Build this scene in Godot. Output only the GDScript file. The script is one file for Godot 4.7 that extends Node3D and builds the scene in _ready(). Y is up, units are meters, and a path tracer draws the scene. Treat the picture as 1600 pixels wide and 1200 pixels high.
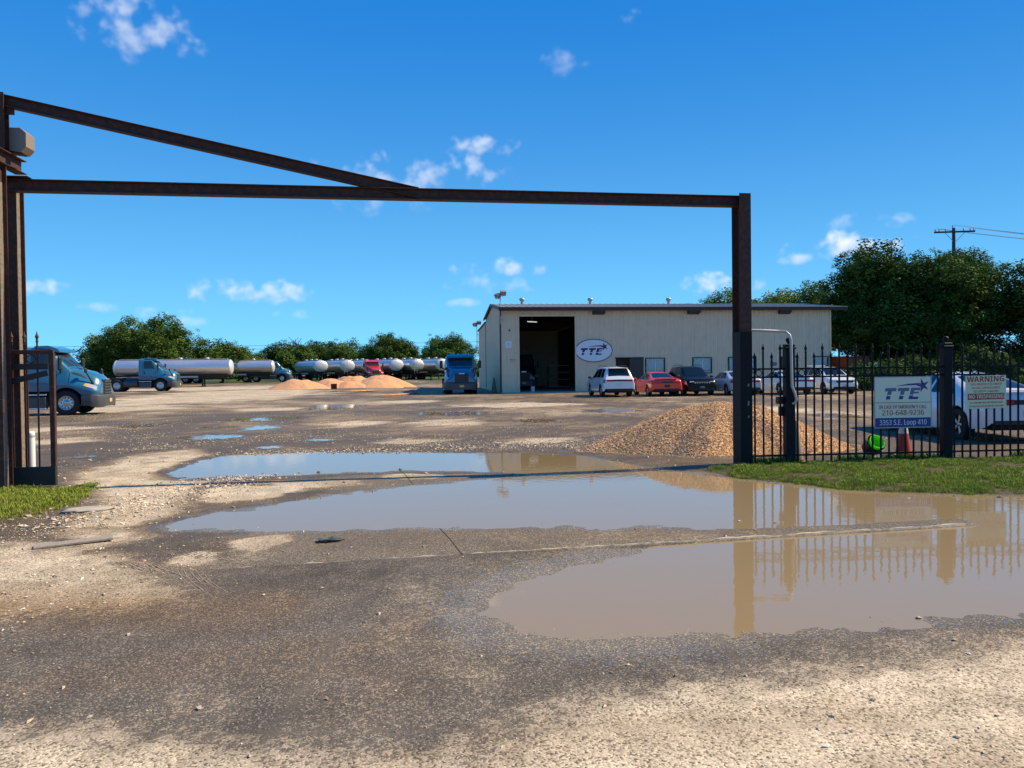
extends Node3D
# Truck yard behind an open steel gate frame after rain. y is up, metres; the camera stands at the road, 1.6 m up, looking along -z.

var M := {}
var used := {}
var rng := RandomNumberGenerator.new()
var nz := FastNoiseLite.new()
var nz2 := FastNoiseLite.new()

const SUN_AZIMUTH := 13.0
const SUN_HEIGHT := 44.0


# ---------------------------------------------------------------- mesh building
class B:
	var v := PackedVector3Array()
	var n := PackedVector3Array()
	var t := PackedVector2Array()
	var i := PackedInt32Array()

	func tri(a: Vector3, b: Vector3, c: Vector3) -> void:  # counter-clockwise seen from outside
		var nn := (b - a).cross(c - a).normalized()
		var k := v.size()
		v.append_array([a, b, c])
		n.append_array([nn, nn, nn])
		t.append_array([Vector2(a.x, a.y), Vector2(b.x, b.y), Vector2(c.x, c.y)])
		i.append_array([k, k + 2, k + 1])

	func quad(a: Vector3, b: Vector3, c: Vector3, d: Vector3) -> void:
		var nn := (c - a).cross(d - b).normalized()
		var k := v.size()
		v.append_array([a, b, c, d])
		n.append_array([nn, nn, nn, nn])
		t.append_array([Vector2(0, 0), Vector2(1, 0), Vector2(1, 1), Vector2(0, 1)])
		i.append_array([k, k + 2, k + 1, k, k + 3, k + 2])

	func out_face(p: Array, mid: Vector3) -> void:  # flat face turned away from mid
		var c := Vector3.ZERO
		for q in p:
			c += q
		c /= p.size()
		var nn: Vector3 = (p[1] - p[0]).cross(p[2] - p[0])
		var q2 := p.duplicate()
		if nn.dot(c - mid) < 0:
			q2.reverse()
		if q2.size() == 3:
			tri(q2[0], q2[1], q2[2])
		else:
			quad(q2[0], q2[1], q2[2], q2[3])

	func box(c: Vector3, s: Vector3, bevel := 0.0, bs := Basis()) -> void:
		var h := s * 0.5
		var e: float = min(bevel, min(h.x, min(h.y, h.z)) * 0.9)
		var p := func(sx: int, sy: int, sz: int, ax: int) -> Vector3:
			var q := Vector3(sx * h.x, sy * h.y, sz * h.z)
			if e > 0.0:
				for k in 3:
					if k != ax:
						q[k] -= [sx, sy, sz][k] * e
			return c + bs * q
		for ax in 3:
			for s0 in [-1, 1]:
				var f := []
				for st in [[-1, -1], [1, -1], [1, 1], [-1, 1]]:
					var d := [0, 0, 0]
					d[ax] = s0
					d[(ax + 1) % 3] = st[0]
					d[(ax + 2) % 3] = st[1]
					f.append(p.call(d[0], d[1], d[2], ax))
				out_face(f, c)
		if e <= 0.0:
			return
		for ax in 3:  # edges along ax
			var a1 := (ax + 1) % 3
			var a2 := (ax + 2) % 3
			for s1 in [-1, 1]:
				for s2 in [-1, 1]:
					var d0 := [0, 0, 0]
					d0[a1] = s1
					d0[a2] = s2
					d0[ax] = -1
					var d1 := d0.duplicate()
					d1[ax] = 1
					out_face([p.call(d0[0], d0[1], d0[2], a1), p.call(d1[0], d1[1], d1[2], a1), p.call(d1[0], d1[1], d1[2], a2), p.call(d0[0], d0[1], d0[2], a2)], c)
		for sx in [-1, 1]:
			for sy in [-1, 1]:
				for sz in [-1, 1]:
					out_face([p.call(sx, sy, sz, 0), p.call(sx, sy, sz, 1), p.call(sx, sy, sz, 2)], c)

	func grid(rows: Array, flip := false) -> void:  # rows of equal-length point arrays; smooth
		var nr := rows.size()
		var nc: int = rows[0].size()
		var k := v.size()
		for r in nr:
			for c in nc:
				var p: Vector3 = rows[r][c]
				var du: Vector3 = rows[min(r + 1, nr - 1)][c] - rows[max(r - 1, 0)][c]
				var dv: Vector3 = rows[r][min(c + 1, nc - 1)] - rows[r][max(c - 1, 0)]
				if rows[r][0].is_equal_approx(rows[r][nc - 1]) and (c == 0 or c == nc - 1):
					dv = rows[r][1] - rows[r][nc - 2]
				var nn := dv.cross(du)
				if nn.length() < 1e-9:
					var r2: int = r + 1 if r == 0 else r - 1
					dv = rows[r2][min(c + 1, nc - 1)] - rows[r2][max(c - 1, 0)]
					nn = dv.cross(du)
				nn = nn.normalized()
				v.append(p)
				n.append(-nn if flip else nn)
				t.append(Vector2(float(c) / (nc - 1), float(r) / (nr - 1)))
		for r in nr - 1:
			for c in nc - 1:
				var a := k + r * nc + c
				var b := a + 1
				var d := a + nc
				var e := d + 1
				if flip:
					i.append_array([a, b, d, b, e, d])
				else:
					i.append_array([a, d, b, b, d, e])

	func tube(path: Array, radii, seg := 8, caps := true) -> void:
		var rows := []
		var up := Vector3.UP
		var m := path.size()
		for k in m:
			var d: Vector3 = (path[min(k + 1, m - 1)] - path[max(k - 1, 0)]).normalized()
			if abs(d.dot(up)) > 0.95:
				up = Vector3.RIGHT if abs(d.x) < 0.9 else Vector3.BACK
			var x := up.cross(d).normalized()
			var y := d.cross(x)
			up = y
			var row := []
			var rr: float = radii[k] if radii is Array else radii
			for s in seg + 1:
				var a := TAU * s / seg
				row.append(path[k] + (x * cos(a) + y * sin(a)) * rr)
			rows.append(row)
		grid(rows)
		if caps:
			for e in [0, m - 1]:
				var d2: Vector3 = path[0] - path[1] if e == 0 else path[m - 1] - path[m - 2]
				for s in seg:
					out_face([path[e], rows[e][s], rows[e][s + 1]], path[e] - d2)

	func lathe(profile: Array, seg := 12, at := Transform3D()) -> void:  # profile of Vector2(r, y), from bottom to top
		var rows := []
		for q in profile:
			var row := []
			for s in seg + 1:
				var a := TAU * s / seg
				row.append(at * Vector3(q.x * cos(a), q.y, q.x * sin(a)))
			rows.append(row)
		grid(rows, true)

	func prism(poly: PackedVector2Array, z0: float, z1: float, at := Transform3D()) -> void:  # outline in xy, from z0 to z1
		var p := poly
		if Geometry2D.is_polygon_clockwise(p):
			p = p.duplicate()
			p.reverse()
		var m := p.size()
		for k in m:
			var a := p[k]
			var b := p[(k + 1) % m]
			var q := [Vector3(a.x, a.y, z0), Vector3(b.x, b.y, z0), Vector3(b.x, b.y, z1), Vector3(a.x, a.y, z1)]
			quad(at * q[0], at * q[1], at * q[2], at * q[3])
		var tr := Geometry2D.triangulate_polygon(p)
		for k in tr.size() / 3:
			var a := p[tr[3 * k]]
			var b := p[tr[3 * k + 1]]
			var c := p[tr[3 * k + 2]]
			if (b - a).cross(c - a) < 0:
				var w := b
				b = c
				c = w
			tri(at * Vector3(a.x, a.y, z1), at * Vector3(b.x, b.y, z1), at * Vector3(c.x, c.y, z1))
			tri(at * Vector3(a.x, a.y, z0), at * Vector3(c.x, c.y, z0), at * Vector3(b.x, b.y, z0))

	func ibeam(a: Vector3, b: Vector3, side: Vector3, w: float, d: float, tf := 0.014) -> void:  # side: direction across the flanges; the flanges lie d apart
		var ax := (b - a).normalized()
		var s := (side - ax * side.dot(ax)).normalized()
		var f := ax.cross(s).normalized()
		var bs := Basis(ax, s, f)
		var L := a.distance_to(b)
		var mid := (a + b) * 0.5
		for k in [-1, 1]:
			box(mid + f * k * (d - tf) * 0.5, Vector3(L, w, tf), 0.003, bs)
		box(mid, Vector3(L - 0.002, tf * 0.7, d - 2.0 * tf + 0.002), 0.0, bs)

	func mesh() -> ArrayMesh:
		var a := []
		a.resize(Mesh.ARRAY_MAX)
		a[Mesh.ARRAY_VERTEX] = v
		a[Mesh.ARRAY_NORMAL] = n
		a[Mesh.ARRAY_TEX_UV] = t
		a[Mesh.ARRAY_INDEX] = i
		var m := ArrayMesh.new()
		m.add_surface_from_arrays(Mesh.PRIMITIVE_TRIANGLES, a)
		return m


# ---------------------------------------------------------------- naming
func numbered(called: String) -> String:
	if not used.has(called):
		used[called] = 0
		return called
	used[called] += 1
	return "%s_%03d" % [called, used[called]]

func tag(o: Node3D, label := "", category := "", group := "", kind := "") -> Node3D:
	for q in [["label", label], ["category", category], ["group", group], ["kind", kind]]:
		if q[1] != "":
			o.set_meta(q[0], q[1])
	return o

func thing(called: String, label: String, category: String, at := Vector3.ZERO, turn := 0.0, group := "") -> Node3D:
	var o := Node3D.new()
	o.name = numbered(called)
	add_child(o)
	o.position = at
	o.rotation.y = turn
	tag(o, label, category, group)
	return o

func part(b, called: String, m: Material, parent: Node3D) -> MeshInstance3D:
	var o := MeshInstance3D.new()
	o.name = called if parent != self else numbered(called)
	o.mesh = b.mesh() if b is B else b
	o.material_override = m
	parent.add_child(o, true)
	return o

func sub(called: String, parent: Node3D) -> Node3D:
	var o := Node3D.new()
	o.name = called
	parent.add_child(o, true)
	return o

func structure(b, called: String, m: Material, label := "") -> MeshInstance3D:
	var o := part(b, called, m, self)
	tag(o, label, "", "", "structure")
	return o

func copies(called: String, mesh: Mesh, m: Material, where: Array, tints: Array, parent: Node3D) -> MultiMeshInstance3D:
	var mm := MultiMesh.new()
	mm.transform_format = MultiMesh.TRANSFORM_3D
	mm.use_colors = true
	mm.mesh = mesh
	mm.instance_count = where.size()
	for k in where.size():
		mm.set_instance_transform(k, where[k])
		mm.set_instance_color(k, tints[k])
	var o := MultiMeshInstance3D.new()
	o.name = called if parent != self else numbered(called)
	o.multimesh = mm
	o.material_override = m
	parent.add_child(o, true)
	return o


# ---------------------------------------------------------------- materials
func mat(called: String, c: Color, rough := 0.6, metal := 0.0, spec := 0.5) -> StandardMaterial3D:  # c is a linear base colour
	var m := StandardMaterial3D.new()
	m.resource_name = called
	m.albedo_color = c.linear_to_srgb()
	m.roughness = rough
	m.metallic = metal
	m.metallic_specular = spec
	M[called] = m
	return m

func ramp(stops: Array) -> Gradient:
	var g := Gradient.new()
	g.offsets = PackedFloat32Array(stops.map(func(s): return s[0]))
	g.colors = PackedColorArray(stops.map(func(s): return s[1].linear_to_srgb()))
	return g

func noise_tex(size: int, kind: int, freq: float, stops: Array, octaves := 4, seed_ := 1, cell := -1) -> NoiseTexture2D:
	var f := FastNoiseLite.new()
	f.seed = seed_
	f.noise_type = kind
	f.frequency = freq
	f.fractal_octaves = octaves
	if cell >= 0:
		f.cellular_return_type = cell
		f.fractal_type = FastNoiseLite.FRACTAL_NONE
		f.cellular_jitter = 1.0
	var t := NoiseTexture2D.new()
	t.width = size
	t.height = size
	t.seamless = true
	t.seamless_blend_skirt = 0.06
	t.noise = f
	if stops.size():
		t.color_ramp = ramp(stops)
	return t

func grained(m: StandardMaterial3D, tex: Texture2D, scale: float, world := true) -> StandardMaterial3D:
	m.albedo_texture = tex
	m.albedo_color = Color.WHITE
	m.uv1_triplanar = true
	m.uv1_world_triplanar = world
	m.uv1_scale = Vector3.ONE * scale
	return m

func glossy(called: String, c: Color, rough := 0.25) -> StandardMaterial3D:
	var m := mat(called, c, rough)
	m.clearcoat_enabled = true
	m.clearcoat = 1.0
	m.clearcoat_roughness = 0.04
	return m

func g1(x: float) -> Color:
	return Color(x, x, x)

func make_materials() -> void:
	var SM := FastNoiseLite.TYPE_SIMPLEX_SMOOTH
	var rust_t := noise_tex(512, SM, 0.02, [[0.0, Color(0.034, 0.016, 0.012)], [0.45, Color(0.054, 0.021, 0.014)], [0.65, Color(0.074, 0.027, 0.017)], [0.85, Color(0.1, 0.036, 0.02)], [1.0, Color(0.075, 0.038, 0.027)]], 6, 5)
	grained(mat("rust", g1(0.1), 0.75), rust_t, 0.9)
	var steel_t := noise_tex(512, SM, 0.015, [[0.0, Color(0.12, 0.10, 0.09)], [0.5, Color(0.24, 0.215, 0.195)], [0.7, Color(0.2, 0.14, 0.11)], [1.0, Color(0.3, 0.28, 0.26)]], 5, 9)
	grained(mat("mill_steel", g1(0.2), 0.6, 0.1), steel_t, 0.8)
	var black_t := noise_tex(512, SM, 0.03, [[0.0, Color(0.006, 0.007, 0.009)], [0.7, Color(0.011, 0.012, 0.015)], [0.86, Color(0.02, 0.018, 0.018)], [1.0, Color(0.08, 0.045, 0.03)]], 5, 21)
	grained(mat("black_paint", g1(0.01), 0.6, 0.0, 0.3), black_t, 1.1)
	var plate_t := noise_tex(512, SM, 0.05, [[0.0, Color(0.012, 0.012, 0.013)], [0.6, Color(0.022, 0.02, 0.019)], [1.0, Color(0.05, 0.035, 0.028)]], 5, 22)
	grained(mat("dark_plate", g1(0.02), 0.6), plate_t, 1.3)
	mat("galvanised", Color(0.42, 0.42, 0.41), 0.5, 0.35)
	var beige_t := noise_tex(512, SM, 0.01, [[0.0, Color(0.73, 0.585, 0.395)], [0.5, Color(0.77, 0.62, 0.43)], [1.0, Color(0.8, 0.65, 0.455)]], 5, 31)
	grained(mat("wall_metal", g1(0.55), 0.5), beige_t, 0.22)
	mat("roof_metal", Color(0.22, 0.225, 0.22), 0.55, 0.2)
	mat("fascia", Color(0.055, 0.04, 0.034), 0.6)
	mat("soffit", Color(0.09, 0.07, 0.055), 0.7)
	mat("inside", Color(0.1, 0.09, 0.078), 0.9)  # darkened so the rooms look unlit; shade is put into the colour
	var conc_t := noise_tex(512, SM, 0.02, [[0.0, Color(0.3, 0.27, 0.23)], [0.5, Color(0.4, 0.36, 0.3)], [1.0, Color(0.5, 0.45, 0.37)]], 6, 33)
	grained(mat("concrete", g1(0.4), 0.9), conc_t, 0.6)
	mat("white_plastic", g1(0.75), 0.4)
	mat("white_paint", Color(0.78, 0.78, 0.76), 0.5)
	mat("sign_white", Color(0.84, 0.74, 0.55), 0.45)
	mat("sign_white_worn", Color(0.84, 0.72, 0.46), 0.5)
	mat("oval_white", Color(0.74, 0.78, 0.84), 0.4)
	mat("ink_purple", Color(0.045, 0.035, 0.2), 0.45)
	mat("ink_navy", Color(0.018, 0.022, 0.06), 0.5)
	mat("ink_slate", Color(0.13, 0.14, 0.22), 0.45)
	mat("ink_red", Color(0.45, 0.035, 0.04), 0.45)
	mat("ink_red_faded", Color(0.5, 0.14, 0.1), 0.5)
	mat("ink_white", g1(0.8), 0.45)
	mat("tyre", Color(0.016, 0.016, 0.017), 0.85)
	mat("rim_metal", g1(0.6), 0.28, 0.9)
	mat("rim_dark", g1(0.05), 0.5, 0.5)
	mat("chrome", g1(0.8), 0.08, 1.0)
	mat("car_glass", Color(0.008, 0.011, 0.013), 0.04)
	mat("truck_glass", Color(0.02, 0.035, 0.036), 0.05)
	mat("black_trim", g1(0.014), 0.5)
	mat("chassis", g1(0.018), 0.7)
	mat("bumper_grey", Color(0.06, 0.065, 0.072), 0.5)
	mat("lens_red", Color(0.42, 0.012, 0.02), 0.15)
	mat("lens_clear", g1(0.6), 0.1, 0.4)
	mat("lens_amber", Color(0.8, 0.35, 0.02), 0.3)
	mat("plate_yellow", Color(0.75, 0.5, 0.08), 0.4)
	mat("plate_white", g1(0.65), 0.4)
	glossy("paint_blue", Color(0.022, 0.14, 0.25))
	glossy("paint_red_truck", Color(0.6, 0.012, 0.02))
	glossy("paint_white", Color(0.72, 0.73, 0.74))
	glossy("paint_garage_shade", Color(0.012, 0.025, 0.05))  # truck in the garage: the gloom around it is painted in
	glossy("paint_red", Color(0.78, 0.035, 0.012))
	mat("paint_black", g1(0.006), 0.22, 0.0, 0.35)
	glossy("paint_silver", Color(0.5, 0.52, 0.54))
	var polish := mat("tank_metal", g1(0.66), 0.2, 0.8)
	polish.roughness_texture = noise_tex(256, SM, 0.01, [[0.0, g1(0.5)], [1.0, g1(1.0)]], 4, 41)
	polish.roughness_texture_channel = BaseMaterial3D.TEXTURE_CHANNEL_RED
	polish.roughness = 0.5
	mat("tank_head", g1(0.66), 0.4, 0.3)
	mat("orange_plastic", Color(0.6, 0.07, 0.02), 0.5)
	mat("cone_red", Color(0.38, 0.035, 0.02), 0.55)
	mat("reflector", g1(0.6), 0.4)
	mat("cone_dirty", Color(0.25, 0.19, 0.15), 0.8)
	mat("cone_green", Color(0.13, 0.16, 0.06), 0.7)
	var lime := mat("lime_plastic", Color(0.16, 0.85, 0.03), 0.4)
	lime.backlight_enabled = true
	lime.backlight = Color(0.3, 0.8, 0.1)
	mat("flood_case", Color(0.24, 0.19, 0.155), 0.55)
	mat("flood_glass", Color(0.25, 0.27, 0.28), 0.1)
	mat("wire", g1(0.02), 0.6)
	var wood_t := noise_tex(512, SM, 0.02, [[0.0, Color(0.05, 0.035, 0.025)], [1.0, Color(0.12, 0.085, 0.06)]], 5, 51)
	grained(mat("pole_wood", g1(0.1), 0.85), wood_t, 0.7)
	var bark_t := noise_tex(256, SM, 0.04, [[0.0, Color(0.04, 0.03, 0.022)], [1.0, Color(0.13, 0.1, 0.075)]], 5, 52)
	grained(mat("bark", g1(0.1), 0.9), bark_t, 1.0)
	var plank_t := noise_tex(512, SM, 0.03, [[0.0, Color(0.24, 0.2, 0.16)], [1.0, Color(0.4, 0.35, 0.28)]], 5, 53)
	grained(mat("plank_wood", g1(0.3), 0.85), plank_t, 1.5)
	mat("container_orange", Color(0.35, 0.07, 0.025), 0.6)
	mat("crate_maroon", Color(0.09, 0.012, 0.015), 0.6)
	mat("porcelain", Color(0.6, 0.58, 0.54), 0.3)
	var leaf := mat("leaf", g1(1.0), 0.7, 0.0, 0.2)
	leaf.vertex_color_use_as_albedo = true
	leaf.backlight_enabled = true
	leaf.backlight = Color(0.45, 0.5, 0.2)
	var stone := mat("stone", g1(1.0), 0.85)
	stone.vertex_color_use_as_albedo = true
	var wet_stone := mat("wet_stone", g1(1.0), 0.7, 0.0, 0.3)
	wet_stone.vertex_color_use_as_albedo = true
	# muddy water: opaque silt in suspension under a smooth surface
	var w := mat("water", Color(0.275, 0.205, 0.112), 0.035, 0.0, 0.4)
	w.normal_enabled = true
	var wn := noise_tex(1024, SM, 0.012, [], 3, 61)
	wn.as_normal_map = true
	wn.bump_strength = 2.0
	w.normal_texture = wn
	w.normal_scale = 0.07
	w.uv1_triplanar = true
	w.uv1_world_triplanar = true
	w.uv1_scale = Vector3.ONE * 0.35
	# ground: grain that is multiplied by the ground's own vertex colours
	var CV := FastNoiseLite.RETURN_CELL_VALUE
	var CE := FastNoiseLite.TYPE_CELLULAR
	var dry_t := noise_tex(2048, CE, 0.11, [[0.0, g1(0.2)], [0.1, Color(0.38, 0.35, 0.31)], [0.3, g1(0.66)], [0.7, Color(0.84, 0.83, 0.8)], [0.85, g1(1.0)], [1.0, g1(1.0)]], 1, 71, CV)
	var wet_t := noise_tex(2048, CE, 0.13, [[0.0, g1(0.28)], [0.4, g1(0.42)], [0.7, Color(0.52, 0.5, 0.47)], [0.82, Color(0.62, 0.6, 0.54)], [0.87, Color(0.98, 0.96, 0.88)], [1.0, g1(1.0)]], 1, 72, CV)
	var hgt := noise_tex(2048, CE, 0.11, [[0.0, g1(1.0)], [0.6, g1(0.3)], [1.0, g1(0.0)]], 1, 71, FastNoiseLite.RETURN_DISTANCE)
	var hgt2 := noise_tex(2048, CE, 0.13, [[0.0, g1(1.0)], [0.6, g1(0.3)], [1.0, g1(0.0)]], 1, 72, FastNoiseLite.RETURN_DISTANCE)
	for q in [["ground_dry", dry_t, 0.95, hgt, 0.35], ["ground_wet", wet_t, 0.55, hgt2, 0.4]]:
		var m := mat(q[0], g1(1.0), q[2], 0.0, 0.22)
		m.vertex_color_use_as_albedo = true
		m.albedo_texture = q[1]
		m.heightmap_enabled = true
		m.heightmap_texture = q[3]
		m.heightmap_scale = q[4]
	var film := mat("ground_soaked", g1(1.0), 0.26, 0.0, 0.3)
	film.vertex_color_use_as_albedo = true
	film.albedo_texture = wet_t
	film.heightmap_enabled = true
	film.heightmap_texture = hgt2
	film.heightmap_scale = 0.12
	var pile_t := noise_tex(1024, CE, 0.06, [[0.0, Color(0.24, 0.12, 0.055)], [0.3, Color(0.5, 0.28, 0.125)], [0.7, Color(0.64, 0.39, 0.19)], [1.0, Color(0.76, 0.54, 0.31)]], 1, 81, CV)
	grained(mat("gravel_heap", g1(0.4), 0.95), pile_t, 0.5)
	var mound_t := noise_tex(1024, SM, 0.02, [[0.0, Color(0.4, 0.18, 0.085)], [0.5, Color(0.62, 0.33, 0.17)], [1.0, Color(0.74, 0.45, 0.25)]], 6, 82)
	grained(mat("mound_soil", g1(0.5), 0.95), mound_t, 0.25)
	var apron_t := noise_tex(512, SM, 0.06, [[0.0, Color(0.3, 0.245, 0.17)], [0.45, Color(0.45, 0.38, 0.27)], [1.0, Color(0.62, 0.53, 0.4)]], 5, 34)
	grained(mat("apron_concrete", g1(0.4), 0.9), apron_t, 1.6)
	mat("rut_mud", Color(0.25, 0.195, 0.135), 0.9)
	mat("soil", Color(0.16, 0.115, 0.08), 0.95)


# ---------------------------------------------------------------- camera, sky, sun
const SKY_TOP := Color(0.0, 0.132, 0.475)
const SKY_LOW := Color(0.2, 0.6, 0.91)
const SKY_CURVE := 0.13

func set_camera() -> void:
	var c := Camera3D.new()
	c.name = "camera"
	var p := atan(20.0 / 1200.0)
	var r := deg_to_rad(0.7)
	var f := Vector3(0, -sin(p), -cos(p))
	var u0 := Vector3(0, cos(p), -sin(p))
	var right := Vector3.RIGHT * cos(r) - u0 * sin(r)
	var up := u0 * cos(r) + Vector3.RIGHT * sin(r)
	c.transform = Transform3D(Basis(right, up, -f), Vector3(0, 1.6, 0))
	c.fov = 53.13
	c.far = 4000.0
	add_child(c)

func set_light() -> void:
	var env := Environment.new()
	env.background_mode = Environment.BG_SKY
	env.tonemap_mode = Environment.TONE_MAPPER_LINEAR
	env.tonemap_exposure = 1.42
	env.sdfgi_enabled = true
	env.ssao_enabled = true
	env.ssil_enabled = true
	var s := ProceduralSkyMaterial.new()
	s.sky_top_color = SKY_TOP.linear_to_srgb()
	s.sky_horizon_color = SKY_LOW.linear_to_srgb()
	s.sky_curve = SKY_CURVE
	s.ground_horizon_color = Color(0.3, 0.27, 0.23).linear_to_srgb()
	s.ground_bottom_color = Color(0.25, 0.21, 0.17).linear_to_srgb()
	s.sun_angle_max = 4.0
	s.sky_cover = ImageTexture.create_from_image(cloud_cover())
	var sky := Sky.new()
	sky.sky_material = s
	env.sky = sky
	var we := WorldEnvironment.new()
	we.name = "environment"
	we.environment = env
	add_child(we)
	var sun := DirectionalLight3D.new()
	sun.name = "sun"
	sun.light_energy = 1.6
	sun.light_color = Color(1.0, 0.91, 0.74)
	sun.light_angular_distance = 0.5
	sun.shadow_enabled = true
	var a := deg_to_rad(SUN_AZIMUTH)
	var e := deg_to_rad(SUN_HEIGHT)
	var to_sun := Vector3(cos(a) * cos(e), sin(e), -sin(a) * cos(e))
	add_child(sun)
	sun.look_at_from_position(to_sun * 100.0, Vector3.ZERO)

func cloud_cover() -> Image:
	var w := 4096
	var h := 2048
	var im := Image.create_empty(w, h, false, Image.FORMAT_RGBA8)
	var f := FastNoiseLite.new()
	f.seed = 17
	f.frequency = 1.0
	f.fractal_octaves = 5
	f.noise_type = FastNoiseLite.TYPE_SIMPLEX_SMOOTH
	# azimuth from -z towards +x, height, half width, half height (degrees), strength
	var clouds := [[-25.56, 21.84, 2.89, 2.49, 0.50], [4.08, 21.57, 1.31, 1.05, 0.22], [8.93, 24.30, 0.79, 0.68, 0.30], [-1.92, 16.20, 2.23, 1.00, 0.60], [-6.91, 14.31, 4.99, 1.68, 0.55], [-10.19, 12.02, 3.15, 0.95, 0.32], [-14.90, 14.64, 1.31, 0.63, 0.25], [-1.09, 7.59, 3.28, 0.74, 0.60], [-1.58, 6.33, 2.63, 0.79, 0.30], [-3.97, 5.08, 2.36, 0.37, 0.35], [23.67, 8.08, 3.41, 1.10, 0.90], [24.99, 9.45, 2.10, 0.89, 0.40], [20.40, 7.48, 1.00, 0.42, 0.50], [14.32, 5.95, 2.89, 0.89, 0.85], [-31.27, 5.56, 1.44, 0.63, 0.75], [-25.05, 4.30, 2.10, 0.63, 0.85], [-18.33, 5.63, 3.68, 1.16, 0.60], [-15.96, 4.22, 1.05, 0.37, 0.50], [-28.16, 4.52, 1.05, 0.37, 0.30], [-23.35, 3.64, 1.84, 0.37, 0.30]]
	for k in 90:
		var az := rng.randf_range(38.0, 322.0)
		var el := 3.0 + 45.0 * pow(rng.randf(), 1.6)
		var ww := rng.randf_range(1.0, 5.0)
		clouds.append([az, el, ww, ww * rng.randf_range(0.28, 0.6), rng.randf_range(0.25, 0.85)])
	for c in clouds:
		var ce: float = cos(deg_to_rad(c[1]))
		var cx: float = c[0] / 360.0 * w
		var cy: float = (90.0 - c[1]) / 180.0 * h
		var rx: float = c[2] / 360.0 * w / ce * 1.5
		var ry: float = c[3] / 180.0 * h * 1.35
		for y in range(int(cy - ry), int(cy + ry) + 1):
			var sky_c := SKY_TOP.lerp(SKY_LOW, pow(1.0 - sin(deg_to_rad(90.0 - y * 180.0 / h)), 0.6 / SKY_CURVE))
			for x in range(int(cx - rx), int(cx + rx) + 1):
				var dx := (x - cx) / rx
				var dy := (y - cy) / ry
				var low := dy * (1.55 if dy > 0 else 1.0)
				var e := 1.0 - (dx * dx + low * low)
				if e <= 0.0:
					continue
				var p := Vector2(x * ce, y) / 34.0
				var d := e * 0.78 + f.get_noise_2d(p.x + c[0] * 3.0, p.y) * 1.0 + f.get_noise_2d(p.x * 2.6, p.y * 3.4 + 50.0) * 0.45 - 0.34
				var a: float = smoothstep(0.0, 1.2, d) * min(1.0, c[4] * 1.15) * smoothstep(0.0, 0.35, e)
				if a <= 0.003:
					continue
				var body: float = clamp(0.62 - dy * 0.55, 0.3, 1.0)  # bases of the clouds are greyer
				var xi: int = posmod(x, w)
				var old := im.get_pixel(xi, y)
				if a > old.a:
					im.set_pixel(xi, y, Color(max(0.0, lerp(0.34, 0.76, body) - sky_c.r), max(0.0, lerp(0.41, 0.79, body) - sky_c.g), max(0.0, lerp(0.54, 0.84, body) - sky_c.b), a).linear_to_srgb())
	return im


# ---------------------------------------------------------------- ground
var puddle_polys := [
	[-5.61, -12.65, -5.78, -13.80, -5.80, -15.05, -5.22, -15.57, -3.94, -15.67, -2.08, -15.46, -0.52, -15.16, 1.20, -14.61, 1.70, -13.71, 2.11, -12.74, 2.60, -12.04, 2.87, -11.71, 1.86, -11.24, 0.48, -11.86, -0.43, -12.32, -1.70, -12.61, -3.09, -12.26, -4.04, -12.04, -5.09, -11.92],
	[-3.79, -8.21, -3.50, -8.85, -2.89, -9.55, -2.24, -10.25, -1.47, -10.88, -0.40, -11.44, 0.47, -11.78, 1.50, -12.14, 2.58, -11.96, 2.88, -11.57, 3.40, -11.04, 4.24, -10.18, 4.85, -9.71, 6.23, -9.35, 7.52, -9.02, 6.46, -7.74, 5.11, -7.66, 4.58, -7.63, 3.49, -7.63, 2.25, -7.74, 1.29, -7.83, -0.02, -7.91, -1.34, -7.89, -2.65, -7.87, -3.66, -8.00],
	[4.68, -7.75, 3.38, -7.40, 2.06, -7.11, 1.44, -6.98, 1.00, -6.73, 0.51, -6.35, 0.08, -5.88, -0.16, -5.47, -0.19, -5.03, -0.02, -4.72, 0.25, -4.57, 0.59, -4.53, 1.14, -4.59, 1.54, -4.66, 2.17, -4.75, 2.83, -4.85, 3.71, -4.95, 5.11, -5.10, 8.17, -8.16, 5.76, -8.13],
]
var dry_polys := [
	[-3.14, -3.38, -2.25, -3.32, -1.78, -3.39, -1.25, -3.26, -0.76, -3.14, -0.44, -3.11, -0.23, -3.18, -0.13, -3.35, 0.13, -3.57, 0.61, -3.72, 1.01, -3.85, 1.51, -4.06, 2.13, -4.27, 3.03, -4.55, 4.46, -4.86, 12.0, -5.5, 12.0, 2.0, -12.0, 2.0, -12.0, -3.6],
	[-9.0, -8.0, -6.18, -7.37, -4.56, -7.33, -3.59, -6.78, -2.83, -6.10, -2.36, -5.48, -2.67, -5.27, -3.46, -5.13, -4.25, -5.06, -9.0, -4.6],
	[-7.32, -12.49, -7.54, -15.02, -7.04, -16.84, -5.84, -14.83, -5.50, -12.88, -4.60, -11.67, -3.85, -9.17, -3.70, -7.72, -3.93, -6.99, -4.76, -8.10, -5.25, -9.48],
]
var grass_polys := [
	[2.96, -12.08, 3.4, -12.55, 3.89, -12.72, 6.0, -12.9, 8.77, -13.2, 14.0, -13.7, 14.0, -8.3, 7.35, -8.82, 6.27, -9.40, 4.87, -9.76, 4.26, -10.24, 3.42, -11.11],
	[-13.0, -11.6, -9.02, -11.2, -7.20, -11.0, -6.40, -10.95, -6.2, -11.35, -5.89, -10.82, -5.41, -9.50, -5.43, -8.75, -5.53, -8.24, -6.23, -7.42, -9.0, -7.2, -13.0, -7.4],
]
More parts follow.
